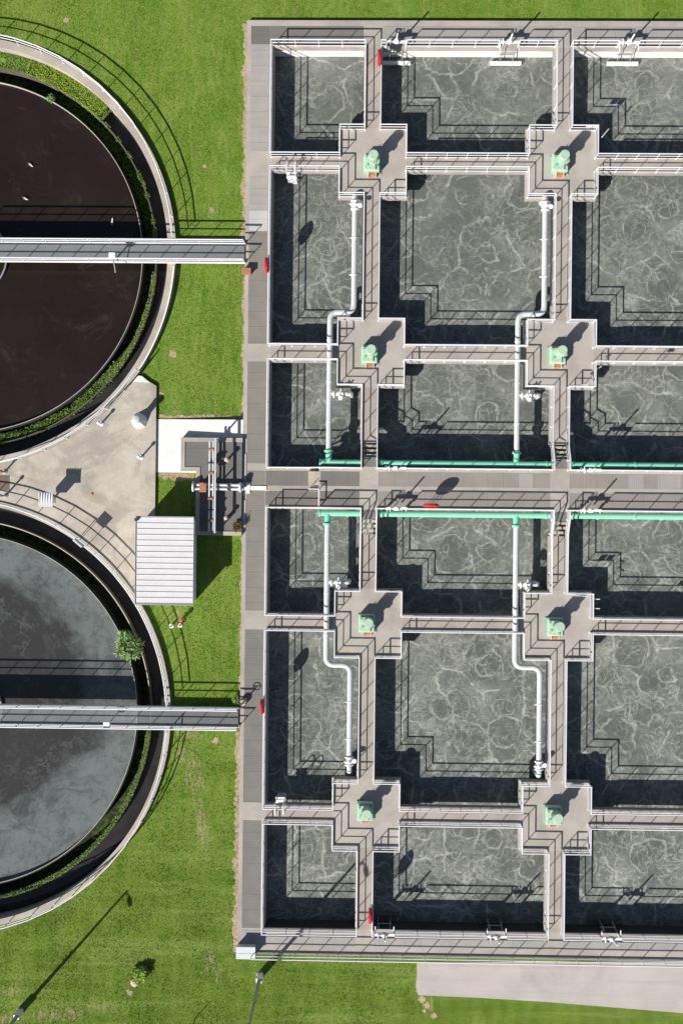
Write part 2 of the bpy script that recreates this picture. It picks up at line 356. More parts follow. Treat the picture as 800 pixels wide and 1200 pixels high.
def thing(name, label, cat, loc=(0, 0, 0), group=None):
    o = bpy.data.objects.new(name, None); C.objects.link(o); o.location = loc; o.empty_display_size = .3
    return tag(o, label, cat, group)
def copy_tree(o, parent=None):
    c = o.copy(); C.objects.link(c)
    if parent is not None: c.parent = parent
    for ch in [x for x in C.objects if x.parent == o]: copy_tree(ch, c)
    return c
def circ(cx, cy, r, z, a0, a1, n): return [(cx+r*math.cos(a0+(a1-a0)*i/n), cy+r*math.sin(a0+(a1-a0)*i/n), z) for i in range(n+1)]

# ------------------------------------------------------------------ the plan (metres)
X0, X1, Y0, Y1 = -7.85, 26.0, -28.84, 32.0                  # outer edge of the plant
WX = [(-.12, .88), (12.13, 13.13), (24.35, 25.35)]          # rail lines of the three long walkways
PX = [(-1.72, 2.56), (10.42, 14.78), (22.65, 27.0)]         # platforms
RY = {'A': (30.30, 23.07), 'B': (22.20, 10.78), 'C': (9.82, 2.82), 'D': (.25, -6.68), 'E': (-7.66, -19.15), 'F': (-20.10, -27.22)}
PY = [(24.88, 20.50), (12.45, 8.20), (-5.08, -9.35), (-17.42, -21.75)]
BX = [(-6.20, -.12), (.88, 12.13), (13.13, 24.35)]
MZ = .60                                                      # the central walkway stands higher
JX = -2.85                                                    # where it steps up
TU, TL = (-26.52, 16.75), (-26.55, -13.47); TR = 14.16

# ------------------------------------------------------------------ ground, road, soil
def ground():
    vs_ = []; es = []
    def loop(pts):
        o = len(vs_); n = len(pts); vs_.extend(Vector(p) for p in pts); es.extend((o+i, o+(i+1) % n) for i in range(n))
    loop([(-400, -400), (400, -400), (400, 400), (-400, 400)])
    loop([(X0+.1, Y0+.1), (X1-.1, Y0+.1), (X1-.1, Y1-.1), (X0+.1, Y1-.1)])
    for c in (TU, TL): loop([(c[0]+(TR-.1)*math.cos(2*PI*i/120), c[1]+(TR-.1)*math.sin(2*PI*i/120)) for i in range(120)])
    V, _, F = delaunay_2d_cdt(vs_, es, [], 0, 1e-5)[:3]
    mb = MB(); keep = []
    for f in F:
        cx = sum(V[i].x for i in f)/3; cy = sum(V[i].y for i in f)/3
        if X0+.1 < cx < X1-.1 and Y0+.1 < cy < Y1-.1: continue
        if any(math.hypot(cx-c[0], cy-c[1]) < TR-.11 for c in (TU, TL)): continue
        keep.append(f)
    mb.add([(p.x, p.y, GZ) for p in V], keep); tag(mb.build('lawn', 'lawn'), kind='structure')
ground()
mb = MB(); e = []
pts = [at(488, 1127, GZ), at(488.5, 1140, GZ), at(487, 1156, GZ), at(490, 1166, GZ), at(560, 1169, GZ), at(640, 1174, GZ), at(720, 1180.5, GZ), at(800, 1187, GZ)]
pts += [(60, -34.6), (60, -29.2), (X1, -28.9)]
mb.prism(pts, GZ-.2, GZ+.03); tag(mb.build('road', 'road'), kind='structure')

def strip(x_in, x_out, y0, y1, name='bare_soil', z=GZ+.006, amp=.28, step=.25, vertical=True, kind='structure'):
    mb = MB(); n = int(abs(y1-y0)/step); a = []; b = []
    for i in range(n+1):
        y = y0+(y1-y0)*i/n; d = x_out+R.uniform(-amp, amp)*.5+.05*math.sin(y*1.7)+.04*math.sin(y*4.1)
        a.append((x_in, y, z) if vertical else (y, x_in, z)); b.append((d, y, z) if vertical else (y, d, z))
    mb.add(a+b, [(i, i+1, n+2+i, n+1+i) for i in range(n)]); return tag(mb.build(name, 'soil'), kind=kind)
strip(X0+.05, -8.10, 31.9, 17.6, amp=.2, step=.13); strip(X0+.05, -7.96, 15.6, 6.2, amp=.12, step=.13); strip(X0+.05, -7.94, -1.8, -12.6, amp=.1, step=.13); strip(X0+.05, -8.16, -14.5, -28.9, amp=.24, step=.13)
strip(Y1-.05, 32.12, -8, 25, vertical=False, amp=.1)
strip(6.05, 6.22, -13.4, -7.9, vertical=False, amp=.1); strip(2.42, 2.02, -13.5, -11.1, vertical=False, amp=.3)
def blob(u, v, r, mat='soil', name='bare_soil', z=GZ+.010, sq=1.0):
    x, y = at(u, v, GZ); n = 26; ph = [R.uniform(.6, 1.2) for _ in range(n)]
    mb = MB(); pts = [(x, y, z)]+[(x+r*ph[i]*math.cos(2*PI*i/n)*sq, y+r*ph[i]*math.sin(2*PI*i/n), z) for i in range(n)]
    mb.add(pts, [(0, 1+i, 1+(i+1) % n) for i in range(n)]); return tag(mb.build(name, mat), kind='structure')
for a in ((203, 415, .28), (78, 24, .2), (152, 1163, .22), (253, 868, .24), (189, 462, .16), (248, 246, .2), (520, 1138, .12), (240, 195, .15), (494, 1171, .26), (500, 1178, .22), (490, 1162, .15), (508, 1190, .2), (497, 1185, .14)): blob(*a)

def inside_ground(x, y):
    if X0-.02 < x and Y0-.02 < y < Y1+.02 and x < X1: return False
    if any(math.hypot(x-c[0], y-c[1]) < TR+.02 for c in (TU, TL)): return False
    if -13.6 < x < -7.8 and 2.4 < y < 6: return False
    if -11 < x < -7.8 and -1.8 < y < 6: return False
    if x < -13.55 and -6 < y < 8.1: return False
    if x > 3.7 and -35 < y < -28: return False
    return True
def grass():
    mb = MB(); q = random.Random(3); V = []; F = []
    while len(F) < 150000:
        x = q.uniform(-25.5, 24); y = q.uniform(-35.5, 35.5)
        if x > -7.85 and -28.8 < y < 32: continue
        if not inside_ground(x, y): continue
        if q.random() < .35*(1+math.sin(x*1.3+math.sin(y*.8)*2)*math.sin(y*1.1)): continue
        h = q.uniform(.03, .10); a = q.uniform(0, PI); wd = q.uniform(.008, .022); lx, ly = q.gauss(0, .035), q.gauss(0, .035)
        o = len(V); c, s_ = math.cos(a)*wd, math.sin(a)*wd
        V += [(x-c, y-s_, GZ), (x+c, y+s_, GZ), (x+lx, y+ly, GZ+h)]; F.append((o, o+1, o+2))
    mb.v = V; mb.f = F; tag(mb.build('grass', 'blade'), 'short mown grass blades covering the lawn', 'grass', kind='stuff')
grass()

def leaves(mb, pos, n, ln, wd, droop=.3, q=R, upb=.4):
    """n leaf-shaped faces round the point pos() gives"""
    for _ in range(n):
        p = Vector(pos()); d = Vector((q.gauss(0, 1), q.gauss(0, 1), q.gauss(upb, .5))).normalized()
        l = ln*q.uniform(.6, 1.3); s_ = d.cross(Vector((q.gauss(0, 1), q.gauss(0, 1), q.gauss(0, 1)))).normalized()*wd*q.uniform(.6, 1.2)
        m = p+d*l*.5; t = p+d*l-Vector((0, 0, droop*l*.5))
        mb.add([p, m-s_, t, m+s_], [(0, 1, 2, 3)])

# ------------------------------------------------------------------ the basin block
blk = thing('aeration_basin', 'large concrete basin block divided by a grid of walkways and square platforms', 'basin', (0, 0, 0))
mb = MB()
mb.box(X0, -6.10, Y0, Y1, -4, 0); mb.box(-6.098, X1, 30.22, Y1, -4, -.002); mb.box(-6.098, X1, Y0, -27.14, -4, -.002); mb.box(25.3, X1, -27.138, 30.218, -4, -.004)
mb.build('perimeter_deck', 'concrete', blk)
mb = MB(); mb.box(JX, 25.29, .15, 2.92, -4, MZ); mb.build('central_walkway', 'concrete', blk)
mb = MB(); mb.box(-6.098, JX-.002, .15, 2.92, -4, -.003); mb.build('central_walkway', 'walk', blk)
mb = MB(); mb.box(-3.55, -3.2, 1.62, 2.6, 0, .2); mb.box(-3.198, JX-.002, 1.62, 2.6, 0, .4); mb.build('steps', 'pale', blk)
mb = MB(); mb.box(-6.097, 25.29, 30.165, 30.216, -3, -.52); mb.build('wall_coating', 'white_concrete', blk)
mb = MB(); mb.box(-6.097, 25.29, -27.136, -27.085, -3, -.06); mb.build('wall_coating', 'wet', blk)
SL = .34
yr = [22.63, 10.30, -7.17, -19.63]
rows = [(RY['A'][1], RY['B'][0]), (RY['B'][1], RY['C'][0]), (RY['D'][1], RY['E'][0]), (RY['E'][1], RY['F'][0])]
OV = .11
for i, (a, b) in enumerate(WX[:2]):
    cuts = [(30.218, PY[0][0]+OV), (PY[0][1]-OV, PY[1][0]+OV), (PY[1][1]-OV, 4.5), (-1.45, PY[2][0]+OV), (PY[2][1]-OV, PY[3][0]+OV), (PY[3][1]-OV, -27.138)]
    for y1, y0 in cuts:
        mb = MB(); mb.box(a-OV, b+OV, y0, y1, -SL, -.003); mb.build('walkway', 'walk', blk)
for j, (ya, yb) in enumerate(rows):
    xs = [(-6.098, PX[0][0]-OV), (PX[0][1]+OV, PX[1][0]-OV), (PX[1][1]+OV, PX[2][0]-OV)]
    for a, b in xs:
        mb = MB(); mb.box(a, b, yb-OV, ya+OV, -SL, -.003); mb.build('walkway', 'walk', blk)
for (a, b) in PX:
    for (y1, y0) in PY:
        mb = MB(); mb.box(a-OV, min(b+OV, 25.29), y0-OV, y1+OV, -SL-.1, 0); mb.cyl(((a+min(b, 25.3))/2, (y0+y1)/2, -4), ((a+min(b, 25.3))/2, (y0+y1)/2, -SL-.1), .9, n=20)
        mb.build('platform', 'concrete', blk)
# steps between the walkways and the raised central walkway
for (a, b) in WX[:2]:
    for sgn, ye in ((1, 2.922), (-1, .148)):
        mb = MB()
        mb.box(a-.03, b+.03, ye, ye+sgn*.62, MZ-.09, MZ-.004)
        mb.build('landing', 'gr_dark_x', blk)
        mb = MB()
        for q in range(3):
            y = ye+sgn*(.66+q*.31); mb.box(a+.03, b-.03, y, y+sgn*.17, MZ-.16*(q+1)-.04, MZ-.16*(q+1))
        for x in (a+.01, b-.01):
            mb.sweep([(x, ye+sgn*.62, MZ-.10), (x, ye+sgn*1.62, .02)], [(-.02, -.1), (.02, -.1), (.02, .1), (-.02, .1)])
        mb.build('steps', 'pale', blk)
# grating panels let into the decks
def panel(x0, x1, y0, y1, z, m, name='grating_panel'):
    mb = MB(); mb.box(x0, x1, y0, y1, z-.05, z+.012); mb.build(name, m, blk)
GX0, GX1 = -7.60, -6.40
for y1, y0, m in ((31.60, 30.42, 'gr_dark_y'), (30.36, 23.45, 'gr_light'), (21.80, 19.6, 'gr_light'), (19.58, 18.25, 'gr_steel'), (18.23, 10.9, 'gr_mid_y'), (9.72, 3.1, 'gr_mid_y'),
                  (2.6, -6.5, 'gr_mid_y'), (-7.75, -19.0, 'gr_dark_x'), (-20.2, -27.2, 'gr_dark_x')): panel(GX0, GX1, y0, y1, 0, m)
panel(-6.38, -.30, 30.42, 31.6, 0, 'gr_dark_x'); panel(.98, 12.0, 30.42, 31.6, 0, 'gr_grey_x'); panel(13.25, 24.2, 30.42, 31.6, 0, 'gr_grey_x')
panel(GX0, -.25, -28.3, -27.35, 0, 'gr_grey_x'); panel(1.0, 12.0, -28.3, -27.35, 0, 'gr_grey_x'); panel(13.25, 24.2, -28.3, -27.35, 0, 'gr_grey_x')
panel(-6.35, -3.6, 1.66, 2.62, 0, 'gr_dark_c'); panel(-6.35, JX-.1, .40, 1.28, 0, 'gr_dark_c')
for x0, x1 in ((JX+.1, -.25), (.98, 12.0), (13.25, 24.3)):
    gm = 'gr_dark_c' if x1 < 0 else 'gr_mid_x'; panel(x0, x1, 1.66, 2.60, MZ, gm); panel(x0, x1, .36, 1.32, MZ, gm)
panel(17.0, 18.0, 1.68, 2.58, MZ+.004, 'gr_grey_x'); panel(10.0, 10.9, 1.68, 2.58, MZ+.004, 'gr_grey_x'); panel(18.9, 20.4, 1.68, 2.58, MZ+.004, 'gr_grey_x')
mb = MB(); mb.box(-6.09, 25.28, -27.13, 30.21, WZ-.1, WZ); tag(mb.build('water', 'water'), kind='structure')

# ------------------------------------------------------------------ railings
PH = 1.1; post_mesh = {}
def post_copy(parent, x, y, z):
    if 'p' not in post_mesh:
        m_ = MB(); m_.cyl((0, 0, 0), (0, 0, PH), .026, n=8); m_.box(-.06, .06, -.06, .06, 0, .015)
        o = m_.build('post', 'rail'); post_mesh['p'] = o.data; C.objects.unlink(o); bpy.data.objects.remove(o)
    o = bpy.data.objects.new('post', post_mesh['p']); C.objects.link(o); o.parent = parent
    o.location = Vector((x, y, z))-parent.location
def railing(name, label, polylines, closed=False, gaps=(), spacing=1.42, kick=True, group=None, cat='railing'):
    """polylines of deck-level points; gaps = (x, y, half width) cut out of the run"""
    lines = []
    for pl in polylines:
        P_ = [Vector(p) for p in pl]
        if closed: P_.append(P_[0])
        cur = [P_[0]]
        for i in range(len(P_)-1):
            a, b = P_[i], P_[i+1]; d = b-a; L = d.length; d = d/L
            cut = []
            for gx, gy, hw in gaps:
                t = (Vector((gx, gy, a.z))-a).dot(d)
                if 0 < t < L and (a+d*t-Vector((gx, gy, a.z))).length < .4: cut.append((t-hw, t+hw))
            for t0, t1 in sorted(cut):
                cur.append(a+d*max(t0, .02)); lines.append(cur); cur = [a+d*min(t1, L-.02)]
            cur.append(b)
        if closed and len(lines) and (cur[-1]-lines[0][0]).length < 1e-4 and any(True for _ in gaps): lines[0] = cur[:-1]+lines[0]
        else: lines.append(cur)
    loc = lines[0][0]
    t = thing(name, label, cat, loc, group)
    top, mid, kp = MB(), MB(), MB()
    for ln in lines:
        cl = (ln[0]-ln[-1]).length < 1e-4; q = ln[:-1] if cl else ln
        up = lambda h: [p+Vector((0, 0, h)) for p in q]
        top.tube(up(PH), .043, 8, cl); mid.tube(up(.60), .030, 8, cl)
        if kick: kp.sweep(up(.10), [(-.008, -.075), (.008, -.075), (.008, .075), (-.008, .075)], cl)
        for i in range(len(q)-1+(1 if cl else 0)):
            a, b = q[i], q[(i+1) % len(q)]; L = (b-a).length; n = max(1, round(L/spacing))
            for j in range(n): p = a.lerp(b, j/n); post_copy(t, *p)
        if not cl: post_copy(t, *q[-1])
    top.build('top_rail', 'rail', t, True); mid.build('mid_rail', 'rail', t, True)
    if kick: kp.build('kick_plate', 'rail', t)
    return t
rown = dict(A='topmost row', B='second row from the top', C='row just above the central walkway', D='row just below the central walkway', E='second row from the bottom', F='lowest row')
coln = ['narrow left', 'wide middle', 'right hand']
GT = [1.85, 9.1, 16.75]                                        # gates on the top wall
gates_top = [(x, RY['A'][0]) for x in GT]
gates_bot = [(at(450, 1095)[0], RY['F'][1]), (at(580, 1098)[0], RY['F'][1]), (at(713, 1101)[0], RY['F'][1])]
gates_mu = [(at(463, 548, .6)[0], RY['C'][1]), (at(689, 550, .6)[0], RY['C'][1])]
gates_ml = [(at(464, 595, .6)[0], RY['D'][0]), (at(689, 598, .6)[0], RY['D'][0])]
allg = [(x, y, .66) for x, y in gates_top+gates_bot+gates_mu+gates_ml]
pidx = dict(A=(None, 0), B=(0, 1), C=(1, None), D=(None, 2), E=(2, 3), F=(3, None))
for r_, (yt, yb) in RY.items():
    for c, (xl, xr) in enumerate(BX):
        pt, pb = pidx[r_]; pl = None if c == 0 else PX[c-1]; pr = PX[c]
        P_ = []
        # clockwise from top-left
        if r_ == 'D':
            if c == 0: P_ += [(xl, yt, 0), (JX-.02, yt, 0)]       # stepped top edge handled as one sloping joint
            else: P_ += [(xl, yt-1.55, 0), (xl, yt-.62, MZ), (xl, yt, MZ)]
            if c == 0: P_ += [(JX+.02, yt, MZ)]
            P_ += [(xr, yt, MZ), (xr, yt-.62, MZ), (xr, yt-1.55, 0)]
        else:
            if pt is not None and pl: P_ += [(xl, PY[pt][1], 0), (pl[1], PY[pt][1], 0), (pl[1], yt, 0)]
            else: P_ += [(xl, yt, 0)]
            if pt is not None: P_ += [(pr[0], yt, 0), (pr[0], PY[pt][1], 0), (xr, PY[pt][1], 0)]
            else: P_ += [(xr, yt, 0)]
        if r_ == 'C':
            P_ += [(xr, yb+1.55, 0), (xr, yb+.62, MZ), (xr, yb, MZ)]
            if c == 0: P_ += [(JX+.02, yb, MZ), (JX-.75, yb, 0), (xl, yb, 0)]
            else: P_ += [(xl, yb, MZ), (xl, yb+.62, MZ), (xl, yb+1.55, 0)]
        else:
            if pb is not None: P_ += [(xr, PY[pb][0], 0), (pr[0], PY[pb][0], 0), (pr[0], yb, 0)]
            else: P_ += [(xr, yb, 0)]
            if pb is not None and pl: P_ += [(pl[1], yb, 0), (pl[1], PY[pb][0], 0), (xl, PY[pb][0], 0)]
            else: P_ += [(xl, yb, 0)]
        gp = [g_ for g_ in allg if xl < g_[0] < xr and (abs(g_[1]-yt) < .1 or abs(g_[1]-yb) < .1)]
        # start the loop at a corner so that gaps split cleanly
        railing('guardrail', f'white tubular guardrail round the {coln[c]} basin of the {rown[r_]}', [P_], True, gp, group='guardrails round the basins')
railing('guardrail', 'short guardrail stub at the step up to the central walkway', [[(JX-.65, 1.45, 0), (JX+.03, 1.45, 0), (JX+.03, .30, 0)]], spacing=.8)
railing('guardrail', 'long white double guardrail along the bottom outer edge of the concrete deck', [[(-6.9, Y0+.03, 0), (25.3, Y0+.03, 0)]])

# low cabinet on the corner of the deck
t = thing('deck_cabinet', 'low pale grey cabinet with a flat lid at the lower left corner of the deck', 'cabinet', (-7.25, -28.6, 0))
mb = MB(); mb.box(-7.84, -6.68, -28.93, -28.24, .03, .64); mb.build('body', 'louvre', t)
mb = MB(); mb.box(-7.88, -6.64, -28.98, -28.20, .642, .69); ld = mb.build('lid', 'louvre', t)
mb = MB(); mb.box(-7.80, -6.72, -28.63, -28.61, .692, .70); mb.build('seam', 'grey', ld)
for y in (-28.84, -28.36): mb = MB(); mb.box(-7.7, -6.8, y-.05, y+.05, -.002, .028); mb.build('skid', 'dark', t)

# ------------------------------------------------------------------ mixer drives
def make_mixer():
    t = thing('mixer_drive', '', 'mixer', (0, 0, 0), 'green mixer drives on the platforms')
    mb = MB(); mb.cbox(0, 0, 0, 1.22, 1.22, .07, .015)
    for a in range(8): mb.cyl((.54*math.cos(a*PI/4+.39)*1.0, .54*math.sin(a*PI/4+.39), .07), (.54*math.cos(a*PI/4+.39), .54*math.sin(a*PI/4+.39), .11), .035, n=6)
    mb.build('base_plate', 'mixer_dark', t)
    mb = MB(); mb.cbox(-.02, .03, .07, 1.02, 1.14, .62, .04)
    for q in range(5): mb.box(-.55, -.51, -.36+q*.19, -.30+q*.19, .12, .60)
    for q in range(5): mb.box(.47, .51, -.36+q*.19, -.30+q*.19, .12, .60)
    mb.cbox(-.12, -.02, .69, .72, .98, .12, .03)
    for x, y in ((-.43, -.36), (.1, -.36), (-.43, .34), (.12, .34), (-.16, -.4)): mb.cyl((x, y, .69), (x, y, .84), .035, n=6)
    g_ = mb.build('gearbox', 'mixer', t)
    mb = MB(); mb.cyl((-.3, -.2, .81), (-.3, -.2, .86), .09, n=10); mb.build('filler_cap', 'mixer_dark', g_, True)
    mb = MB(); mb.cyl((.33, -.25, .69), (.33, -.25, .82), .05, n=8); mb.build('drain_plug', 'mixer_dark', g_, True)
    mb = MB(); mb.lathe(.08, .16, [(.34, .70), (.34, .78), (.27, .80), (.27, .90), (.30, .92), (.30, 1.52), (.27, 1.55)], 20)
    for a in range(20):
        c, s_ = math.cos(a*PI/10), math.sin(a*PI/10); mb.loft([[(.08+c*.28-s_*.008, .16+s_*.28+c*.008, z), (.08+c*.345-s_*.008, .16+s_*.345+c*.008, z), (.08+c*.345+s_*.008, .16+s_*.345-c*.008, z), (.08+c*.28+s_*.008, .16+s_*.28-c*.008, z)] for z in (.94, 1.50)])
    mo = mb.build('motor', 'mixer', t, True)
    mb = MB(); mb.lathe(.08, .16, [(.30, 1.55), (.33, 1.56), (.33, 1.80), (.30, 1.86)], 12); mb.build('fan_cowl', 'mixer', mo, True)
    mb = MB(); mb.cbox(.41, .02, 1.02, .16, .26, .28, .02); mb.build('terminal_box', 'mixer_dark', mo)
    mb = MB(); mb.cbox(.02, -.63, .07, .52, .22, .28, .03); mb.cyl((-.12, -.60, .35), (-.12, -.60, .40), .06, n=10); mb.build('coupling_guard', 'rust', t)
    mb = MB(); mb.cbox(-.22, -.63, .0, .05, .36, .42, .01); mb.cbox(.27, -.63, .0, .05, .34, .40, .01); mb.build('guard_bracket', 'pinkcap', t)
    mb = MB(); mb.cyl((-.38, .30, .81), (-.38, .30, 1.06), .025, n=6); mb.cyl((.36, .46, .69), (.36, .46, .86), .04, n=8); mb.build('breather', 'grey', t)
    return t
mixp = [[(.36, 22.55), (12.46, 22.60)], [(.34, 10.18), (12.44, 10.22)], [(.35, -7.22), (12.46, -7.30)], [(.37, -19.38), (12.48, -19.45)]]
mname = ['topmost', 'second', 'third', 'lowest']
mx0 = make_mixer()
for j in range(4):
    for i in range(2):
        o = mx0 if (i, j) == (0, 0) else copy_tree(mx0)
        o.location = (*mixp[j][i], 0)
        o['label'] = f'green mixer gearbox and motor on the {mname[j]} platform of the {"left" if i == 0 else "right"} long walkway'

# ------------------------------------------------------------------ air headers and downpipes
def header(y, label):
    t = thing('air_header', label, 'pipe', (JX, y, .31), 'green air header pipes')
    mb = MB(); mb.cyl((JX+.05, y, .31), (26, y, .31), .195, n=20); mb.build('pipe', 'green_pipe', t, True)
    mb = MB()
    for x in (JX+.05, 1.2, 11.8, 13.5, 17.5, 21.6): mb.cyl((x-.05, y, .31), (x+.05, y, .31), .245, n=20)
    mb.build('flange', 'green_pipe', t, True)
    mb = MB()
    for x in (-1.0, 3.8, 7.2, 15.2, 19.3): mb.box(x-.05, x+.05, y-.24, y+.24, -.30, .10); mb.box(x-.05, x+.05, y-.3 if y > 1.5 else y, y if y > 1.5 else y+.3, -.30, -.22)
    mb.build('bracket', 'pipe', t)
header(3.20, 'green horizontal air pipe along the upper side of the central walkway')
header(-.10, 'green horizontal air pipe along the lower side of the central walkway')
def bend(p, c, q, r=.5, n=7):
    """round the corner c between p and q"""
    p, c, q = Vector(p), Vector(c), Vector(q); a = (p-c).normalized(); b = (q-c).normalized(); o = []
    for i in range(n+1):
        t_ = i/n; A = c+a*r*(1-t_); B = c+b*r*t_; o.append(A.lerp(B, t_))
    return o
def flg(mb, p, d, r=.27, th=.08):
    p = Vector(p); d = Vector(d); mb.cyl(p-d*th/2, p+d*th/2, r, n=16)
def downpipe(xa, xb, yh, yc, yend, sg, label, PZ=.40, pr=.185):
    t = thing('air_downpipe', label, 'pipe', (xa, yh, PZ), 'white air pipes fed by the headers')
    path = [Vector((xa, yh+sg*.75, PZ))]+bend((xa, yh, PZ), (xa, yc, PZ), (xb, yc, PZ), .55)+bend((xa, yc, PZ), (xb, yc, PZ), (xb, yend, PZ), .55)+[Vector((xb, yend, PZ))]
    mb = MB(); mb.tube(path, pr, 16); mb.build('pipe', 'pipe', t, True)
    mb = MB(); mb.tube([(xa, yh, .31), (xa, yh+sg*.25, .34), (xa, yh+sg*.75, PZ)], .20, 14); flg(mb, (xa, yh+sg*.72, PZ), (0, 1, 0), .29, .14); mb.build('collar', 'green_pipe', t, True)
    mb = MB()
    for y in (yh+sg*2.6, yh+sg*5.2, yh+sg*7.9): mb.cyl((xa, y-.03, PZ), (xa, y+.03, PZ), .205, n=16)
    for y in (yc+sg*2.4, yc+sg*4.8): mb.cyl((xb, y-.04, PZ), (xb, y+.04, PZ), .215, n=16); mb.cyl((xb, y, PZ), (xb-.34, y, PZ+.05), .035, n=6)
    mb.build('clamp', 'white', t, True)
    # end valve: three flanges, body, hand lever, then an elbow down into the water
    v = MB(); e_ = yend
    flg(v, (xb, e_, PZ), (0, 1, 0), .29); v.lathe(xb, e_+sg*.28, [(.10, PZ-.25), (.25, PZ-.12), (.27, PZ), (.25, PZ+.12), (.10, PZ+.25)], 14)
    flg(v, (xb, e_+sg*.5, PZ), (0, 1, 0), .29); v.cyl((xb, e_, PZ), (xb, e_+sg*.55, PZ), .17, n=12)
    v.box(xb-.36, xb+.36, e_+sg*.24, e_+sg*.32, PZ+.16, PZ+.22)
    vo = v.build('valve', 'white', t, True)
    v = MB(); v.lathe(xb+.33, e_+sg*.18, [(.14, PZ+.22), (.16, PZ+.25), (.14, PZ+.28)], 14); v.cyl((xb, e_+sg*.28, PZ+.2), (xb, e_+sg*.28, PZ+.48), .05, n=8); v.build('handwheel', 'white', vo, True)
    v = MB(); v.tube(bend((xb, e_+sg*.5, PZ), (xb, e_+sg*.95, PZ), (xb, e_+sg*.95, -3), .35)[:-2]+[Vector((xb, e_+sg*.93, PZ-.3)), Vector((xb, e_+sg*.94, -3))], .17, 14); v.build('elbow', 'pipe', t, True)
    # branch with its own valve beside the platform
    yb_ = yh+sg*4.45
    b = MB(); b.cyl((xa, yb_, PZ), (xa+1.15, yb_, PZ), .15, n=14)
    b.tube([(xa+1.1, yb_, PZ), (xa+1.32, yb_, PZ-.04), (xa+1.42, yb_, PZ-.2), (xa+1.44, yb_, -3)], .15, 12); b.build('branch', 'pipe', t, True)
    v = MB()
    for dx_ in (.30, .62, .86): flg(v, (xa+dx_, yb_, PZ), (1, 0, 0), .27)
    v.lathe(xa+.74, yb_, [(.1, PZ-.25), (.22, PZ), (.1, PZ+.22)], 12); v.box(xa+.70, xa+.78, yb_-.34, yb_+.30, PZ+.16, PZ+.22); vo = v.build('valve', 'white', t, True)
    v = MB(); v.cyl((xa+.74, yb_, PZ+.2), (xa+.74, yb_, PZ+.5), .05, n=8); v.lathe(xa+.74, yb_-.30, [(.13, PZ+.24), (.15, PZ+.27), (.13, PZ+.30)], 12); v.build('handwheel', 'white', vo, True)
downpipe(-2.25, -.72, 3.20, 12.93, 19.6, 1, 'white bent air pipe in the narrow left basins above the central walkway')
downpipe(9.88, 11.55, 3.20, 12.90, 19.6, 1, 'white bent air pipe in the wide middle basins above the central walkway')
downpipe(-2.28, -.71, -.10, -9.92, -15.9, -1, 'white bent air pipe in the narrow left basins below the central walkway')
downpipe(9.90, 11.52, -.10, -9.92, -16.0, -1, 'white bent air pipe in the wide middle basins below the central walkway')

# ------------------------------------------------------------------ scum gates
def gate(x, y, z, sg, label, lean=0.0, reach=.62, bm='white'):
    """sg = direction from the wall towards the water"""
    t = thing('scum_gate', label, 'gate', (x, y, z), 'white hand operated scum gates')
    mb = MB()
    for s_ in (-.60, .60):
        mb.box(x+s_-.035, x+s_+.035, y-.05, y+.05, z, z+.72); mb.box(x+s_-.03, x+s_+.03, y, y+sg*(reach-.12), z+.62, z+.68)
    mb.box(x-.68, x+.68, y-.08, y+.08, z+.70, z+.80); mb.build('frame', 'white', t)
    mb = MB(); mb.cyl((x, y, z+.4), (x+lean, y+.02, z+1.95), .055, n=10); mb.build('stem', 'white', t, True)
    mb = MB(); mb.cbox(x, y, z+.70, .30, .26, .30, .03); mb.cyl((x-.15, y, z+.86), (x-.42, y, z+.86), .03, n=8); g_ = mb.build('gear_case', 'white', t)
    mb = MB(); n = 18; mb.tube([(x-.42, y+.2*math.cos(2*PI*i/n), z+.86+.2*math.sin(2*PI*i/n)) for i in range(n)], .022, 6, True)
    for a in (0, PI/2): mb.cyl((x-.42, y+.2*math.cos(a), z+.86+.2*math.sin(a)), (x-.42, y-.2*math.cos(a), z+.86-.2*math.sin(a)), .014, n=6)
    mb.build('handwheel', 'white', g_, True)
    mb = MB(); yb = y+sg*reach
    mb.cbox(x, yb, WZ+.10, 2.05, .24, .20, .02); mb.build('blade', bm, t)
    mb = MB()
    for s_ in (-.42, .42):
        mb.cyl((x+s_, yb-sg*.05, WZ+.25), (x+s_*.9, y+sg*reach*.48, z+.62), .028, n=8)
    mb.box(x-.5, x+.5, y+sg*reach*.48-.03, y+sg*reach*.48+.03, -.5, -.42); mb.build('lift_rod', 'grey', t, True)
    return t
for i, (x, y) in enumerate(gates_top): gate(x, y, 0, -1, 'white scum gate on the top wall, ' + ['beside the red lifebuoy', 'in the wide middle basin near its right end', 'in the right hand basin'][i], (.02, .03, .05)[i])
for i, (x, y) in enumerate(gates_bot): gate(x, y, 0, 1, 'white scum gate on the bottom wall, ' + ['next to the red lifebuoy', 'in the wide middle basin near its right end', 'in the right hand basin'][i], (.02, .04, .12)[i], bm='stain_shade')  # dark blade colour stands in for the shade along the bottom wall
for i, (x, y) in enumerate(gates_mu): gate(x, y, MZ, 1, ['white scum gate over the upper green pipe, nearer the left long walkway', 'white scum gate over the upper green pipe, right of the right long walkway'][i], reach=.30, bm='stain_shade')
for i, (x, y) in enumerate(gates_ml): gate(x, y, MZ, -1, ['white scum gate over the lower green pipe, left of the red lifebuoy', 'white scum gate over the lower green pipe, right of the right long walkway'][i], reach=.30, bm='stain_shade')

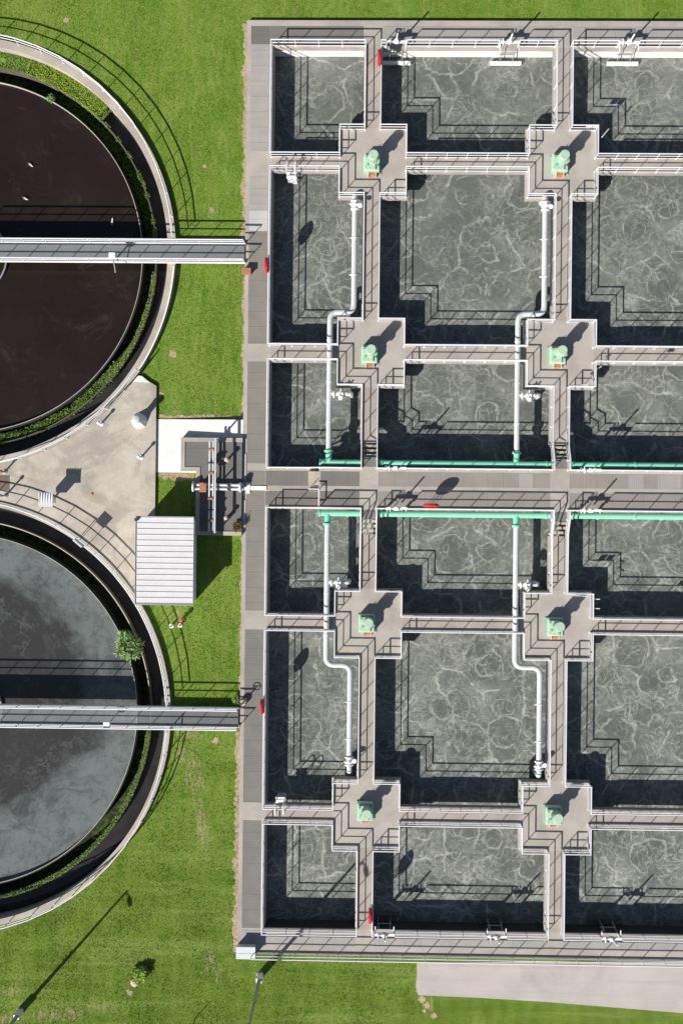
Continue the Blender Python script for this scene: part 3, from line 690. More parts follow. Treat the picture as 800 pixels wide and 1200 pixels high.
# ------------------------------------------------------------------ lifebuoy housings
def buoy(x, y, z, along_x, label):
    t = thing('lifebuoy_housing', label, 'lifebuoy', (x, y, z), 'red lifebuoy housings on the guardrails')
    def q(a, d, h): return (x+a, y+d, z+h) if along_x else (x+d, y+a, z+h)
    o = [(.50*math.copysign(abs(math.cos(i*PI/12))**.75, math.cos(i*PI/12)), .50*math.copysign(abs(math.sin(i*PI/12))**.75, math.sin(i*PI/12))) for i in range(24)]
    mb = MB(); mb.loft([[q(a*k_, d, 1.22+b*k_) for a, b in o] for d, k_ in ((-.11, .80), (-.07, .97), (.07, .97), (.11, .80))]); sh = mb.build('shell', 'red', t, True)
    mb = MB(); mb.loft([[q(a*k_, d, 1.22+b*k_) for a, b in o] for d, k_ in ((-.015, 1.03), (.015, 1.03))]); mb.build('seam', 'red', sh)
    for a in (-.22, .0, .22):
        mb = MB(); mb.cyl(q(a, 0, 0), q(a, 0, .82), .022, n=6); mb.build('bracket', 'rail', t)
buoy(-6.33, at(312, 311, 1.2)[1], 0, False, 'red lifebuoy housing on the left deck railing beside the upper footbridge')
buoy(-6.33, at(304.5, 828, 1.2)[1], 0, False, 'red lifebuoy housing on the left deck railing beside the lower footbridge')
buoy(.74, at(444, 68, 1.2)[1], 0, False, 'red lifebuoy housing at the top end of the left long walkway')
buoy(.74, at(433, 1073, 1.2)[1], 0, False, 'red lifebuoy housing at the bottom end of the left long walkway')
buoy(at(505, 593, 1.8)[0], .47, MZ, True, 'red lifebuoy housing on the lower railing of the central walkway')

# ------------------------------------------------------------------ ladders with hooped grab rails
def ladder(x, y, sg, label):
    t = thing('ladder', label, 'ladder', (x, y, 0), 'grab rail ladders into the basins')
    mb = MB()
    for s_ in (-.27, .27):
        p = [(x+s_, y+sg*.42, -2.4), (x+s_, y+sg*.42, .95)]+[(x+s_, y+sg*(.42*math.cos(a)), .95+.42*math.sin(a)*.8) for a in [PI*i/10 for i in range(1, 10)]]+[(x+s_, y-sg*.42, .95), (x+s_, y-sg*.42, 0)]
        for a, b in zip(p, p[1:]): mb.cyl(a, b, .032, n=7)
    mb.build('side_rail', 'white', t, True)
    mb = MB()
    for h in range(9): mb.box(x-.27, x+.27, y+sg*.42-.05, y+sg*.42+.05, -2.2+h*.3-.02, -2.2+h*.3+.02)
    mb.build('rung', 'white', t)
    mb = MB(); mb.box(x-.33, x+.33, y+sg*.1, y+sg*.52, .02, .06); mb.build('step', 'white', t)
ladder(-4.85, RY['B'][0]-.02, -1, 'white hooped ladder hanging in the narrow left basin below the topmost left basin')
ladder(-5.15, RY['E'][1]+.02, 1, 'white hooped ladder hanging in the narrow left basin near the lower left platform')

# ------------------------------------------------------------------ small notices and probes on the railings
def notice(u, v, ang, wd, label, z=.75):
    x, y = at(u, v, z+.15); t = thing('notice_plate', label, 'sign', (x, y, z))
    c, s_ = math.cos(ang), math.sin(ang)
    mb = MB(); mb.sweep([(x-c*wd/2, y-s_*wd/2, z+.16), (x+c*wd/2, y+s_*wd/2, z+.16)], [(-.02, -.16), (.02, -.16), (.02, .16), (-.02, .16)]); mb.build('plate', 'white', t)
    mb = MB(); mb.cyl((x, y, z-.75), (x, y, z+.1), .02, n=6); mb.build('bracket', 'grey', t)
def probe(u, v, ang, label, ln=.75):
    x, y = at(u, v, .9); t = thing('probe_arm', label, 'probe', (x, y, .9), 'white probe arms on the railings')
    d = Vector((math.cos(ang), math.sin(ang), -.25)); p = Vector((x, y, .95))
    mb = MB(); mb.cyl(p, p+d*ln, .035, n=8); mb.build('arm', 'white', t, True)
    mb = MB(); mb.cyl(p+d*ln, (p+d*ln)+Vector((0, 0, -2.4)), .02, n=6); mb.build('cable', 'dark', t)
notice(690, 147.5, 0, .38, 'left white notice plate on the upper right platform railing'); notice(698, 147.5, 0, .38, 'right white notice plate on the upper right platform railing')
notice(676, 698, 0, .40, 'left white notice plate on the railing of the third platform'); notice(685, 698.5, 0, .40, 'right white notice plate on the railing of the third platform')
notice(685, 451, 0, .42, 'white notice plate on the lower rail of the second right platform'); notice(682, 1001, 0, .5, 'bluish white notice plate on the lowest right platform railing')
notice(776, 424, 0, .42, 'white notice plate on the second cross walkway at the right'); notice(773, 726, 0, .4, 'white instrument plate on the third cross walkway at the right', .6)
probe(704.5, 161, .9, 'white probe arm on the topmost right platform'); probe(697, 434, .6, 'white probe arm on the second right platform', .5)
probe(696, 702, .0, 'upper white probe arm on the third right platform', .35); probe(696, 713, .0, 'lower white probe arm on the third right platform', .35)

# ------------------------------------------------------------------ clarifiers
def clarifier(cx, cy, label, wmat, cap):
    t = thing('clarifier_tank', label, 'tank', (cx, cy, 0))
    mb = MB(); mb.ring(cx, cy, TR-cap, TR, -4, 0, 160); mb.build('outer_wall', 'pale', t)
    mb = MB(); mb.ring(cx, cy, TR-cap-.03, TR-cap-.002, -.06, .004, 160); mb.build('wall_lip', 'wall', t)
    mb = MB(); mb.ring(cx, cy, 12.66, 12.73, -4, -.92, 160); lw = mb.build('launder_wall', 'stain_shade', t)
    if cap < .4: mb = MB(); mb.ring(cx, cy, 12.665, 12.725, -.918, -.88, 60, D(8), D(150)); mb.build('wall_lip', 'wall', lw)
    mb = MB(); mb.ring(cx, cy, 11.76, 11.84, -4, -1.20, 160); w_ = mb.build('weir_wall', 'wet', t)
    mb = MB(); mb.ring(cx, cy, 11.72, 11.755, -1.34, -1.13, 200)
    mb.build('weir_plate', 'wall', w_)
    mb = MB(); mb.ring(cx, cy, 11.84, 12.66, -3, -2.3, 120); mb.build('launder_floor', 'algae', t)
    mb = MB(); mb.ring(cx, cy, 2.62, 2.72, -3, -1.22, 64); mb.build('centre_well', 'steel', t)
    mb = MB(); mb.lathe(cx, cy, [(.3, -3), (.3, -.25), (.28, -.2)], 24); mb.build('centre_column', 'grey', t)
    mb = MB(); mb.add([(cx+11.76*math.cos(2*PI*i/140), cy+11.76*math.sin(2*PI*i/140), -1.42) for i in range(140)], [tuple(range(140))]); tag(mb.build('water', wmat), kind='structure')
    mb = MB(); mb.ring(cx, cy, 12.73, TR-cap, -1.8, -1.55, 120); tag(mb.build('water', 'channel'), kind='structure')
clarifier(*TU, 'upper round settling tank with dark brown water and a concrete rim', 'brown', .50)
clarifier(*TL, 'lower round settling tank with grey scum covered water and a concrete rim', 'film', .34)
def arc_rail(c, a0, a1, label):
    n = max(2, round(abs(a1-a0)*(TR-.06)/1.62)); railing('guardrail', label, [circ(c[0], c[1], TR-.06, 0, a0, a1, n)], spacing=9, kick=False, group='curved tank guardrails')
arc_rail(TU, D(3.4), D(172), 'curved white guardrail on the grass side of the upper tank rim')
arc_rail(TU, D(-29), D(-3.4)+0, 'short curved guardrail of the upper tank between its bridge and the concrete yard') if False else None
arc_rail(TU, D(-172), D(-33), 'curved white guardrail of the upper tank along the concrete yard')
arc_rail(TL, D(3.4), D(172), 'curved white guardrail of the lower tank along the concrete yard and the shed')
arc_rail(TL, D(-172), D(-3.4), 'curved white guardrail on the lawn side of the lower tank rim')
mb = MB(); mb.ring(TU[0], TU[1], TR-.12, TR-.04, .0, .14, 40, D(-33), D(-3.4)); tag(mb.build('rim_kerb', 'white'), 'bare white kerb on the upper tank rim between bridge and yard', 'kerb')

# vegetation growing in the channels of the tanks
def arc_weeds(c, r0, r1, a0, a1, z, n, ln, wd, mat, label, hgt=.25, clump=1.0):
    mb = MB(); q = random.Random(int(a0*100)+n)
    cl = [(q.uniform(a0, a1), q.uniform(r0, r1), q.uniform(.3, 1)) for _ in range(max(12, int(n/70)))]
    def pos():
        a, r, s_ = q.choice(cl); a += q.gauss(0, .022*clump); r = min(max(r+q.gauss(0, .12), r0), r1)
        a = min(max(a, a0-.02), a1+.02)
        return (c[0]+r*math.cos(a), c[1]+r*math.sin(a), z+q.uniform(0, hgt)*s_)
    leaves(mb, pos, n, ln, wd, q=q)
    return tag(mb.build('weeds', mat), label, 'weeds', kind='stuff')
def bed(c, r0, r1, a0, a1, z, label, m='algae'):
    mb = MB(); q = random.Random(5); n = int(abs(a1-a0)*60); lo = []
    for i in range(n+1):
        a = a0+(a1-a0)*i/n; e = min(1, (i+.5)/5, (n-i+.5)/5)
        lo.append([(c[0]+r*math.cos(a), c[1]+r*math.sin(a), zz) for r, zz in ((r0, -1.7), (r0+q.uniform(0, .06), z), ((r0+r1)/2, z+.08+q.uniform(-.05, .05)), (r1-.02-(1-e)*.3, z+q.uniform(-.05, .03)), (r1, -1.7))])
    mb.loft(lo); return tag(mb.build('silt_bank', m), kind='structure')
bed(TU, 12.735, TR-.502, D(48), D(170), -.85, '', 'lawn')
arc_weeds(TU, 12.60, TR-.52, D(46), D(132), -.82, 16000, .10, .022, 'weed', 'low green weeds filling the top channel of the upper tank', .10, 4)
arc_weeds(TU, 12.62, TR-.55, D(47.5), D(70), -.78, 9000, .11, .026, 'weed_bright', 'yellow green weeds at the end of the upper tank channel', .16, 3)
arc_weeds(TU, 12.62, 12.80, D(4), D(47), -.92, 900, .10, .022, 'weed', 'scattered weeds along the inner wall of the upper tank', .08, .35)
arc_weeds(TU, 11.95, 12.62, D(2), D(60), -2.25, 5000, .16, .03, 'weed', 'dark weeds in the shaded launder of the upper tank', .3, 3)
arc_weeds(TU, 12.52, 12.74, D(-40), D(-6), -1.0, 3200, .09, .020, 'strip', 'green weed strip on the lower right inner wall of the upper tank', .15, 1.5)
arc_weeds(TU, 12.10, 12.72, D(-100), D(-36), -1.3, 9000, .11, .024, 'weed', 'green weeds on the bottom inner wall of the upper tank', .2, 1.2)
arc_weeds(TL, 12.50, 12.72, D(-72), D(-6), -1.0, 8000, .09, .020, 'strip', 'green weed strip on the lower right inner wall of the lower tank', .18, 2)
arc_weeds(TL, 12.54, 12.72, D(-100), D(-72), -1.0, 2400, .09, .020, 'strip', 'thin weed strip on the bottom inner wall of the lower tank', .14, 1)
def bush(u, v, z, rad, n, ln, wd, mat, name, label, hgt=1.0, fac=None):
    x, y = at(u, v, z+hgt*.5); t = thing(name, label, 'bush', (x, y, z)); q = random.Random(int(u))
    mb = MB(); tips = []
    for i in range(13):
        a = q.uniform(0, 2*PI); l = q.uniform(.4, 1.0); p = Vector((x+math.cos(a)*rad*l, y+math.sin(a)*rad*l, z+hgt*q.uniform(.45, 1.0))); m_ = Vector((x+math.cos(a)*rad*.3, y+math.sin(a)*rad*.3, z+hgt*.5))
        mb.cyl((x, y, z), m_, .02, .014, 6); mb.cyl(m_, p, .014, .006, 5); tips += [p]*3+[m_.lerp(p, .5)]*2+[m_]
    mb.build('stems', 'stem', t)
    mb = MB(); s_ = rad*.16
    def pos():
        if q.random() < (.65 if rad < .6 else .3):
            a = q.uniform(0, 2*PI); e_ = math.sqrt(q.random()); k_ = rad*(.80+.2*math.sin(3*a+u)); return (x+k_*e_*math.cos(a), y+k_*e_*math.sin(a), z+hgt*(.25+.65*math.sqrt(max(0, 1-e_*e_)))*q.uniform(.8, 1.05))
        p = q.choice(tips); return (p.x+q.gauss(0, s_), p.y+q.gauss(0, s_), p.z+q.gauss(0, s_*.9))
    leaves(mb, pos, n, ln, wd, .6, q, .15); mb.build('foliage', mat, t)
bush(153, 756, -1.25, .74, 3000, .36, .04, 'leaf', 'bush', 'bushy green willow like shrub growing on the inner wall of the lower tank', 1.1)
bush(164, 1142, GZ, .54, 3800, .15, .035, 'shrub', 'shrub', 'small round green shrub with a stone beside it on the lower lawn', .5)
mb = MB(); x, y = at(158, 1151, GZ); mb.loft([[(x+r_*math.cos(i*PI/4+.2)*R.uniform(.8, 1.1), y+r_*math.sin(i*PI/4+.2)*R.uniform(.8, 1.1), GZ+h) for i in range(8)] for r_, h in ((.30, -.05), (.28, .1), (.12, .2))]); tag(mb.build('stone', 'stone'), 'pale brown stone beside the small shrub on the lower lawn', 'stone')
bush(60, 115, -1.2, .24, 260, .16, .028, 'leaf', 'weed_tuft', 'small bright weed tuft on the weir of the upper tank', .3)
bush(278, 617, .28, .34, 420, .14, .03, 'weed_dry', 'weed_clump', 'brown dry weed clump in the lower right corner of the pump pit', .3)
bush(277, 820, GZ, .3, 160, .16, .03, 'leaf', 'weed_clump', 'small green weed beside the lower footbridge at the deck edge', .5)

# ------------------------------------------------------------------ footbridges
def bridge(c, x_end, label, shade):
    cy = c[1]+.03 if c is TU else c[1]+.0; hw = .62; x0 = c[0]; z = .10
    t = thing('footbridge', label, 'bridge', (c[0], cy, 0), 'footbridges over the settling tanks')
    mb = MB()
    for s_ in (-1, 1):
        y = cy+s_*hw; mb.box(x0, x_end, y-.055, y+.055, z-.10, z+.02); mb.box(x0, x_end, y-s_*.056, y-s_*.12, z-.10, z-.085)
    mb.build('side_beam', 'white', t)
    mb = MB(); n = int((x_end-x0)/.062)
    for i in range(n):
        x = x0+.062*i; mb.box(x, x+(.042 if c is TU else .028), cy-hw+.06, cy+hw-.06, z-.055, z)
    for q in (-.31, .0, .31): mb.box(x0, x_end, cy+q-.02, cy+q+.02, z-.085, z-.058)
    mb.build('deck_grating', shade, t)
    mb = MB()
    for i in range(int((x_end-x0)/1.5)):
        x = x0+.8+1.5*i; mb.box(x-.03, x+.03, cy-hw+.06, cy+hw-.06, z-.13, z-.088)
    mb.build('cross_beam', 'grey', t)
    for s_ in (-1, 1):
        y = cy+s_*(hw+.0)
        for h, r_, nm in ((z+1.1, .052, 'top_rail'), (z+.6, .036, 'mid_rail')):
            mb = MB(); mb.tube([(x0, y, h), (x_end, y, h)], r_); mb.build(nm, 'rail', t, True)
        mb = MB(); mb.box(x0, x_end, y-.008, y+.008, z+.03, z+.17); mb.build('kick_plate', 'rail', t)
        n = int((x_end-x0)/1.42)
        for i in range(n+1):
            o = bpy.data.objects.new('post', post_mesh['p']); C.objects.link(o); o.parent = t; o.location = (x0+(x_end-x0)*i/n-c[0], y-cy, z)
    return t
bridge(TU, X0+.0, 'steel footbridge from the deck over the brown water of the upper tank', 'steel')
bridge(TL, X0-.1, 'steel footbridge from the deck over the grey water of the lower tank', 'steel')
# stony ground under the landward end of the lower footbridge
mb = MB(); mb.box(-12.55, -7.9, -14.05, -12.85, GZ-.1, -.12); tag(mb.build('rubble_bank', 'stone'), kind='structure')
def sensor(u, v, z, label, arm=(.35, -.55)):
    x, y = at(u, v, z); t = thing('sensor_box', label, 'box', (x, y, z))
    mb = MB(); mb.cbox(x, y, z-.15, .42, .36, .3, .02); mb.build('housing', 'white', t)
    mb = MB(); mb.cyl((x, y, z-.14), (x, y, z-1.1), .03, n=6); mb.build('bracket', 'grey', t)
    mb = MB(); mb.cyl((x, y, z-.1), (x+arm[0], y+arm[1], z-.5), .035, n=6); mb.build('arm', 'grey', t)
sensor(132, 299.5, 1.2, 'white box with an angled arm on the upper footbridge railing', (.1, -1.0))
sensor(125.5, 849, 1.0, 'white box with a small bracket on the lower footbridge railing', (-.3, -.35))

# gulls on the brown water
def gull(u, v, a, label):
    x, y = at(u, v, -1.42); c, s_ = math.cos(a), math.sin(a)
    t = thing('gull', label, 'bird', (x, y, -1.42), 'white gulls floating on the brown water')
    def T(l, w_, h): l, w_, h = l*.8, w_*.8, h*.8; return (x+c*l-s_*w_, y+s_*l+c*w_, -1.42+h)
    mb = MB(); prof = [(-.24, .01, .09), (-.16, .05, .085), (-.04, .085, .08), (.08, .08, .085), (.15, .045, .12), (.18, .035, .18), (.22, .045, .22), (.265, .03, .21), (.32, .006, .195)]
    mb.loft([[T(l, r_*math.cos(i*PI/4), h+r_*.9*math.sin(i*PI/4)) for i in range(8)] for l, r_, h in prof]); mb.build('body', 'gull', t, True)
    mb = MB()
    for q in (-1, 1): mb.loft([[T(-.30, q*.015, .14), T(-.30, q*.03, .12), T(-.29, q*.03, .13)], [T(-.1, q*.06, .17), T(-.1, q*.10, .08), T(-.1, q*.095, .13)], [T(.08, q*.06, .16), T(.08, q*.09, .10), T(.08, q*.085, .13)]])
    mb.build('wing', 'grey', t)
gull(36.5, 193.5, -.7, 'white gull on brown water, farthest from the footbridge'); gull(30.5, 233, -.5, 'white gull on brown water, left one near the middle of the tank'); gull(132, 260, 1.4, 'white gull on brown water, just above the footbridge')

# ------------------------------------------------------------------ concrete yard and what stands on it
mb = MB()
poly = [(p[0], p[1]) for p in circ(TU[0], TU[1], TR+.004, 0, D(-34), D(-150), 60)]+[(p[0], p[1]) for p in circ(TL[0], TL[1], TR+.004, 0, D(150), D(33), 60)]+[(-13.57, -5.9), (-13.57, 8.1)]
vs_ = [Vector(p) for p in poly]; es = [(i, (i+1) % len(poly)) for i in range(len(poly))]
V, _, F = delaunay_2d_cdt(vs_, es, [], 1, 1e-6)[:3]
nv = len(V); PZ_ = -.10
mb.add([(p.x, p.y, PZ_) for p in V]+[(p.x, p.y, -.6) for p in V], [tuple(f) for f in F]+[(i, j, j+nv, i+nv) for i, j in es]); tag(mb.build('concrete_yard', 'pad'), kind='structure')
mb = MB(); mb.add([(-13.565, 5.94, -.28), (-7.86, 5.94, -.02), (-7.86, 2.46, -.02), (-13.565, 2.46, -.28), (-13.565, 5.94, -.6), (-7.86, 5.94, -.6), (-7.86, 2.46, -.6), (-13.565, 2.46, -.6)],
                  [(3, 2, 1, 0), (0, 1, 5, 4), (1, 2, 6, 5), (2, 3, 7, 6), (3, 0, 4, 7)]); tag(mb.build('ramp_slab', 'white_concrete'), kind='structure')
t = thing('white_tip', 'small white concrete triangle at the top corner of the yard', 'slab', (-15, 8.6, -.1))
x0, y0 = at(158, 446, -.09); mb = MB(); mb.prism([at(154, 447.5, -.09), at(176, 448.5, -.09), at(166, 440.5, -.09), at(161, 440.5, -.09)], -.2, PZ_+.006); mb.build('slab', 'white_concrete', t)

# shed
t = thing('shed', 'white sheet metal shed with a ribbed pale roof between the yard and the pump pit', 'shed', (-12.6, -3.2, -.1))
sx0, sx1, sy0, sy1, sz = -14.36, -10.72, -5.98, -.46, 2.08
mb = MB(); mb.box(sx0+.12, sx1-.12, sy0+.12, sy1-.12, -.3, sz-.16); mb.build('wall', 'white', t)
mb = MB(); mb.add([(sx0, sy0, sz), (sx1, sy0, sz-.05), (sx1, sy1, sz-.05), (sx0, sy1, sz), (sx0, sy0, sz-.14), (sx1, sy0, sz-.19), (sx1, sy1, sz-.19), (sx0, sy1, sz-.14)],
                  [(0, 1, 2, 3), (7, 6, 5, 4), (0, 4, 5, 1), (1, 5, 6, 2), (2, 6, 7, 3), (3, 7, 4, 0)]); rf = mb.build('roof', 'roof', t)
mb = MB(); n = 15
for i in range(n+1):
    y = sy0+.03+(sy1-sy0-.06)*i/n
    mb.sweep([(sx0+.01, y, sz), (sx1-.01, y, sz-.05)], [(-.02, .0), (.02, .0), (.014, .032), (-.014, .032)])
mb.build('rib', 'roof_rib', rf)
mb = MB(); mb.tube([(sx0-.02, sy0-.03, sz+.02), (sx1+.02, sy0-.03, sz-.03), (sx1+.02, sy1+.03, sz-.03), (sx0-.02, sy1+.03, sz+.02)], .035, 6, True); mb.build('edge_trim', 'grey', rf)
mb = MB(); x, y = at(161, 609, 2.2); mb.cyl((x, y, sz-.01), (x, y, sz+.22), .07, n=8); mb.box(x-.16, x+.02, y-.08, y+.1, sz+.15, sz+.2); mb.build('roof_vent', 'dark', rf)

# vent cone on the yard
x, y = at(163, 493, .1)
t = thing('vent_cowl', 'white conical concrete base with a short pipe on the yard', 'vent', (x, y, PZ_))
mb = MB(); mb.lathe(x, y, [(.54, PZ_), (.50, PZ_+.12), (.24, PZ_+.62), (.22, PZ_+.66)], 8); mb.build('base', 'white_concrete', t)
mb = MB(); mb.lathe(x, y, [(.20, PZ_+.6), (.20, PZ_+1.15), (.24, PZ_+1.17), (.24, PZ_+1.28), (.08, PZ_+1.33)], 14); mb.build('pipe', 'pipe', t, True)
def standpipe(u, v, z, h, label, cap='white', r_=.06, head=.11, grp='small standpipes'):
    x, y = at(u, v, z); t = thing('standpipe', label, 'pipe', (x, y, z), grp)
    mb = MB(); mb.lathe(x, y, [(.16, z), (.16, z+.05), (r_, z+.07), (r_, z+h)], 12); mb.build('pipe', 'white' if cap == 'white' else 'grey', t, True)
    mb = MB(); mb.lathe(x, y, [(r_*.9, z+h), (head, z+h+.02), (head, z+h+.12), (head*.5, z+h+.17)], 12); mb.build('cap', cap, t, True)
standpipe(119, 496.5, PZ_, .75, 'slim white standpipe on the yard near the upper tank railing')
standpipe(165.5, 536, PZ_, .80, 'slim white standpipe at the right edge of the yard')
standpipe(6, 553, PZ_, .85, 'slim rusty standpipe above the floor grate at the left edge', 'rust'); standpipe(7, 581, PZ_, 1.1, 'slim standpipe below the floor grate at the left edge', 'grey')
standpipe(201, 733.5, GZ, .25, 'short white marker post on the grass, left of the pair', 'white', .06, .075); standpipe(211, 733, GZ, .25, 'short white marker post on the grass, right of the pair', 'white', .06, .075)
x, y = at(214, 726, GZ); t = thing('hydrant', 'small rusty orange hydrant on the grass below the shed', 'hydrant', (x, y, GZ))
mb = MB(); mb.lathe(x, y, [(.14, GZ), (.10, GZ+.06), (.09, GZ+.55), (.15, GZ+.58), (.10, GZ+.72)], 10); mb.build('body', 'rust', t, True)
mb = MB(); mb.cyl((x-.24, y-.04, GZ+.45), (x+.22, y+.04, GZ+.45), .05, n=8); mb.build('nozzle', 'rust', t, True)
x, y = at(108, 579, PZ_); t = thing('valve_cap', 'tiny orange valve cap lying in the middle of the yard', 'cap', (x, y, PZ_)); mb = MB(); mb.lathe(x, y, [(.10, PZ_), (.10, PZ_+.03), (.05, PZ_+.06)], 10); mb.build('cap', 'rust', t)
# control cabinet with ribbed canopy
x, y = at(61, 586, 0); z = PZ_
t = thing('control_cabinet', 'white control cabinet under a ribbed canopy on a post on the yard', 'cabinet', (x, y, z))
mb = MB(); mb.cyl((x, y, z), (x, y, z+.7), .07, n=10); mb.box(x-.2, x+.2, y-.2, y+.2, z, z+.03); mb.build('post', 'grey', t)
mb = MB(); mb.cbox(x, y, z+.62, .72, .36, .85, .02); mb.build('cabinet', 'white', t)
mb = MB(); mb.sweep([(x-.45, y, z+1.52), (x+.45, y, z+1.52)], [(-.46, -.05), (.46, .01), (.46, .04), (-.46, -.02)]); cn = mb.build('canopy', 'louvre', t)
mb = MB()
for i in range(6): mb.sweep([(x-.42+.168*i, y+.45, z+1.56-.00), (x-.42+.168*i, y-.45, z+1.50)], [(-.03, 0), (.03, 0), (.02, .045), (-.02, .045)])
mb.build('rib', 'white', cn)
# instrument board on the lower tank railing
x, y = at(98, 636, .0); t = thing('instrument_board', 'small instrument board on two legs at the lower tank railing', 'board', (x, y, 0))
mb = MB(); a = D(-40)
for s_ in (-.3, .3): mb.cyl((x+s_*math.cos(a), y+s_*math.sin(a), -.1), (x+s_*math.cos(a), y+s_*math.sin(a), 1.6), .022, n=6)
mb.build('leg', 'rail', t)
mb = MB(); mb.sweep([(x-.36*math.cos(a), y-.36*math.sin(a), 1.35), (x+.36*math.cos(a), y+.36*math.sin(a), 1.35)], [(-.05, -.30), (.05, -.30), (.05, .30), (-.05, .30)]); mb.build('board', 'louvre', t)
mb = MB(); x, y = at(4, 566, PZ_); mb.box(x-1.2, x+.42, y-.48, y+.5, PZ_-.05, PZ_+.015)
tag(mb.build('floor_grate', grating('brown_grate', (.16, .125, .10), 0, .12, .4)), 'brown rectangular floor grate at the left edge of the yard', 'grate')

# ------------------------------------------------------------------ pump pit with pipework
t = thing('pump_pit', 'L shaped concrete pump pit covered with grey gratings beside the deck', 'pit', (-9.4, 1.6, 0)); pz = .28
xa, xb, ya, yb, xm, ym = -11.86, -7.858, 4.72, -1.62, -10.86, 2.55
mb = MB(); wth = .26
out = [(xa, ya), (xb, ya), (xb, yb), (xm, yb), (xm, ym), (xa, ym)]
mb.box(xa, xb, ya-wth, ya, -.6, pz); mb.box(xa, xa+wth, ym, ya-wth-.002, -.6, pz); mb.box(xa+wth+.002, xm+wth, ym, ym+wth, -.6, pz); mb.box(xm, xm+wth, yb, ym-.002, -.6, pz); mb.box(xm+wth+.002, xb, yb, yb+wth, -.6, pz)
mb.build('rim', 'pale', t)
mb = MB(); mb.box(xa+wth, xb-.02, ym+wth, ya-wth, -.1, pz-.05); mb.box(xm+wth, xb-.02, yb+wth, ym+wth-.002, -.1, pz-.052); mb.build('grating', 'gr_dark_y', t)
pr = thing('pipe_rack', 'white twin pipe run with red valves standing over the pump pit', 'pipework', (-9.9, 1.6, pz))
px_ = at(247.3, 570, 1.0)[0]; h = pz+.62
for q in (-.11, .13):
    mb = MB(); mb.cyl((px_+q, 4.45, h), (px_+q, -1.32, h), .065, n=10); mb.build('pipe', 'pipe', pr, True)
for v in (527, 554.5, 584.5, 610):
    y = at(247, v, h)[1]; mb = MB(); mb.cbox(px_, y, h-.1, .38, .16, .24, .02); mb.cyl((px_-.2, y, h), (px_+.24, y, h), .09, n=10); mb.build('valve', 'brick', pr)
for v in (542.5, 597.5):
    y = at(247, v, h)[1]; mb = MB(); mb.box(px_-.26, px_+.26, y-.04, y+.04, pz-.05, h+.09); mb.build('stand', 'dark', pr)
t2 = thing('hoist_beam', 'tall white lifting beam over the pump pit pipes', 'beam', (at(252, 570, 1.5)[0], 1.6, pz))
bx_ = at(252, 570, 1.5)[0]
mb = MB(); mb.box(bx_-.05, bx_+.05, -1.45, 4.62, pz+1.1, pz+1.24); mb.build('beam', 'pipe', t2)
for y in (4.55, 1.6, -1.38): mb = MB(); mb.box(bx_-.04, bx_+.04, y-.04, y+.04, pz-.04, pz+1.1); mb.build('post', 'pipe', t2)
mb = MB(); mb.sweep([(bx_, 4.5, pz+.2), (bx_+.5, 4.9, -.1)], [(-.03, -.03), (.03, -.03), (.03, .03), (-.03, .03)]); mb.build('brace', 'pipe', t2)
t2 = thing('cross_pipe', 'white double pipe crossing the pump pit towards the deck', 'pipework', (-9.4, 1.55, pz)); yc_ = at(257, 570.5, .6)[1]
for q in (-.13, .13):
    mb = MB(); mb.cyl((-11.05, yc_+q, pz+.22), (-7.75, yc_+q, pz+.22), .10, n=12); mb.build('pipe', 'pipe', t2, True)
for x in (-11.0, -7.95): mb = MB(); mb.cyl((x-.05, yc_, pz+.22), (x+.05, yc_, pz+.22), .33, n=16); mb.build('flange', 'white', t2, True)
for x in (-9.7, -8.6): mb = MB(); mb.box(x-.04, x+.04, yc_-.28, yc_+.28, pz-.05, pz+.34); mb.build('clamp', 'grey', t2)
x, y = at(238, 571, .8); t2 = thing('actuator_box', 'orange rusty actuator box on the cross pipe of the pump pit', 'box', (x, y, pz+.3)); mb = MB(); mb.cbox(x, y, pz+.28, .46, .62, .34, .03); mb.build('housing', 'brick', t2); mb = MB(); mb.cyl((x, y+.2, pz+.6), (x, y+.2, pz+.7), .1, n=10); mb.build('cap', 'rust', t2)
standpipe(266.5, 539, pz-.05, .62, 'pink capped standpipe in the upper part of the pump pit', 'pinkcap', .07, .15); standpipe(266, 607, pz-.05, .62, 'pink capped standpipe in the lower part of the pump pit', 'pinkcap', .07, .13)
# cable duct running onto the deck
t2 = thing('cable_duct', 'pale cross shaped cable duct cover on the deck beside the pump pit', 'duct', (-7, 1.5, 0)); y = at(300, 572, 0)[1]
mb = MB(); mb.box(-7.80, -6.28, y-.14, y+.14, .012, .07); mb.build('cover', 'white_concrete', t2); mb = MB(); mb.box(-7.62, -7.36, y-.36, y+.36, .012, .10); mb.build('junction', 'white_concrete', t2)
for v0, v1 in ((532, 562), (586, 618)):
    y1_, y0_ = at(287, v0)[1], at(287, v1)[1]; mb = MB(); mb.box(-7.84, -7.62, y0_, y1_, -.02, .05); tag(mb.build('kerb_plate', 'gr_steel'), f'pale kerb plate on the deck edge {"above" if v0 == 532 else "below"} the cable duct', 'kerb')
x, y = at(289, 318.5, .2); t2 = thing('junction_box', 'brown brick coloured box on the deck edge below the upper footbridge', 'box', (x, y, 0)); mb = MB(); mb.cbox(x, y, 0, .54, .36, .42, .02); mb.build('housing', 'brick', t2); mb = MB(); mb.cbox(x, y, .42, .6, .42, .05, .01); mb.build('lid', 'brick', t2)
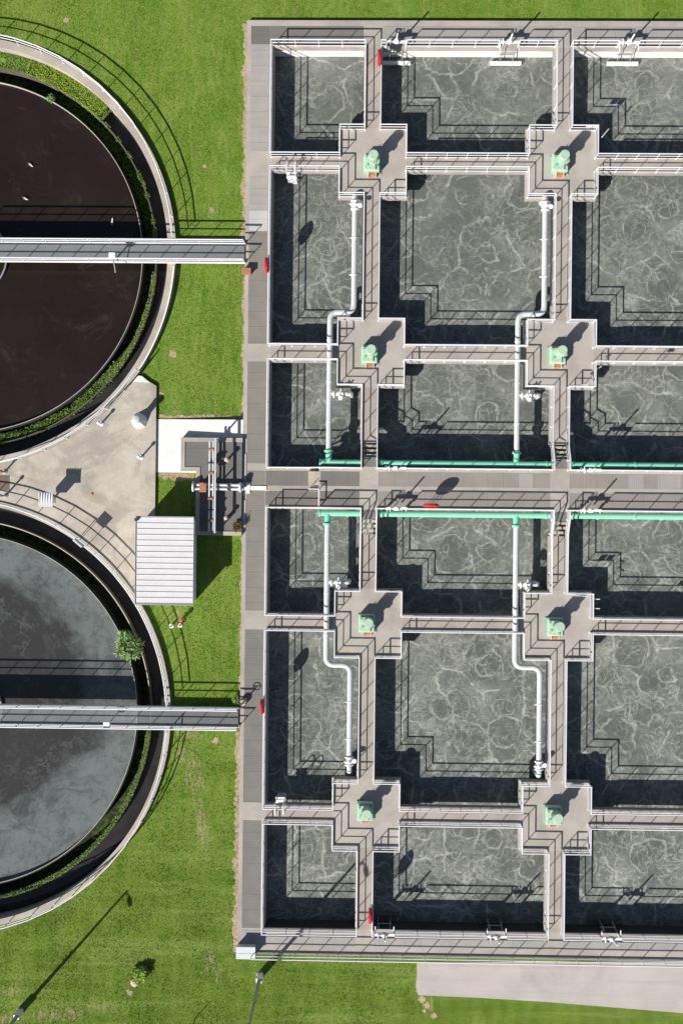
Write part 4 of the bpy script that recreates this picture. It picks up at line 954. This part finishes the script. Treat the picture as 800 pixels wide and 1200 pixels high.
x, y = at(285.5, 822, .2); t2 = thing('valve_pillar', 'beige pillar with a dark valve wheel on the deck edge above the lower footbridge', 'pillar', (x, y, 0)); mb = MB(); mb.cbox(x, y, -.2, .40, .36, .6, .03); mb.build('pillar', 'stone', t2)
mb = MB(); mb.cyl((x, y, .4), (x, y, .95), .03, n=8); n = 16; mb.tube([(x+.24*math.cos(2*PI*i/n), y+.24*math.sin(2*PI*i/n), .95) for i in range(n)], .03, 6, True); mb.box(x-.24, x+.24, y-.02, y+.02, .93, .97); mb.build('valve_wheel', 'dark', t2, True)

# ------------------------------------------------------------------ lamp posts
def lamp(u, v, label, arm):
    x, y = at(u, v, GZ); H = 7.6; t = thing('lamp_post', label, 'lamp', (x, y, GZ), 'tall lamp posts on the lawn')
    mb = MB(); mb.lathe(x, y, [(.26, GZ), (.26, GZ+.05), (.14, GZ+.08), (.11, GZ+3), (.06, GZ+H)], 12); p_ = mb.build('pole', 'grey', t, True)
    mb = MB(); mb.cbox(x, y, GZ+.05, .40, .32, .92, .03); bx = mb.build('base_box', 'white', t); mb = MB(); mb.box(x-.1, x+.1, y-.18, y-.161, GZ+.3, GZ+.8); mb.build('door', 'grey', bx)
    mb = MB(); mb.tube([(x, y, GZ+H-.15), (x+arm[0]*.6, y+arm[1]*.6, GZ+H+.05), (x+arm[0], y+arm[1], GZ+H+.05)], .045); mb.build('arm', 'grey', t, True)
    mb = MB(); q = Vector((*arm, 0)).normalized(); s_ = Vector((-q.y, q.x, 0)); b = Vector((x+arm[0], y+arm[1], GZ+H))
    mb.loft([[b+q*l+s_*w_*k_+Vector((0, 0, hh)) for k_, hh in ((-1, 0), (1, 0), (.8, .10), (-.8, .10))] for l, w_ in ((-.1, .07), (.1, .14), (.45, .13), (.55, .06))]); mb.build('lamp_head', 'grey', t)
lamp(24.5, 1184.5, 'tall lamp post with a white base box on the lower left lawn', (.1, -.5)); lamp(305, 1142.5, 'tall lamp post with a white base box below the corner of the deck', (.1, -.5))
x, y = at(229, 1193, GZ); t = thing('marker_rod', 'thin dark bent marker rod stuck in the lower lawn', 'rod', (x, y, GZ)); mb = MB(); mb.cyl((x, y, GZ), (x, y, GZ+1.0), .03, n=6); mb.build('rod', 'dark', t)
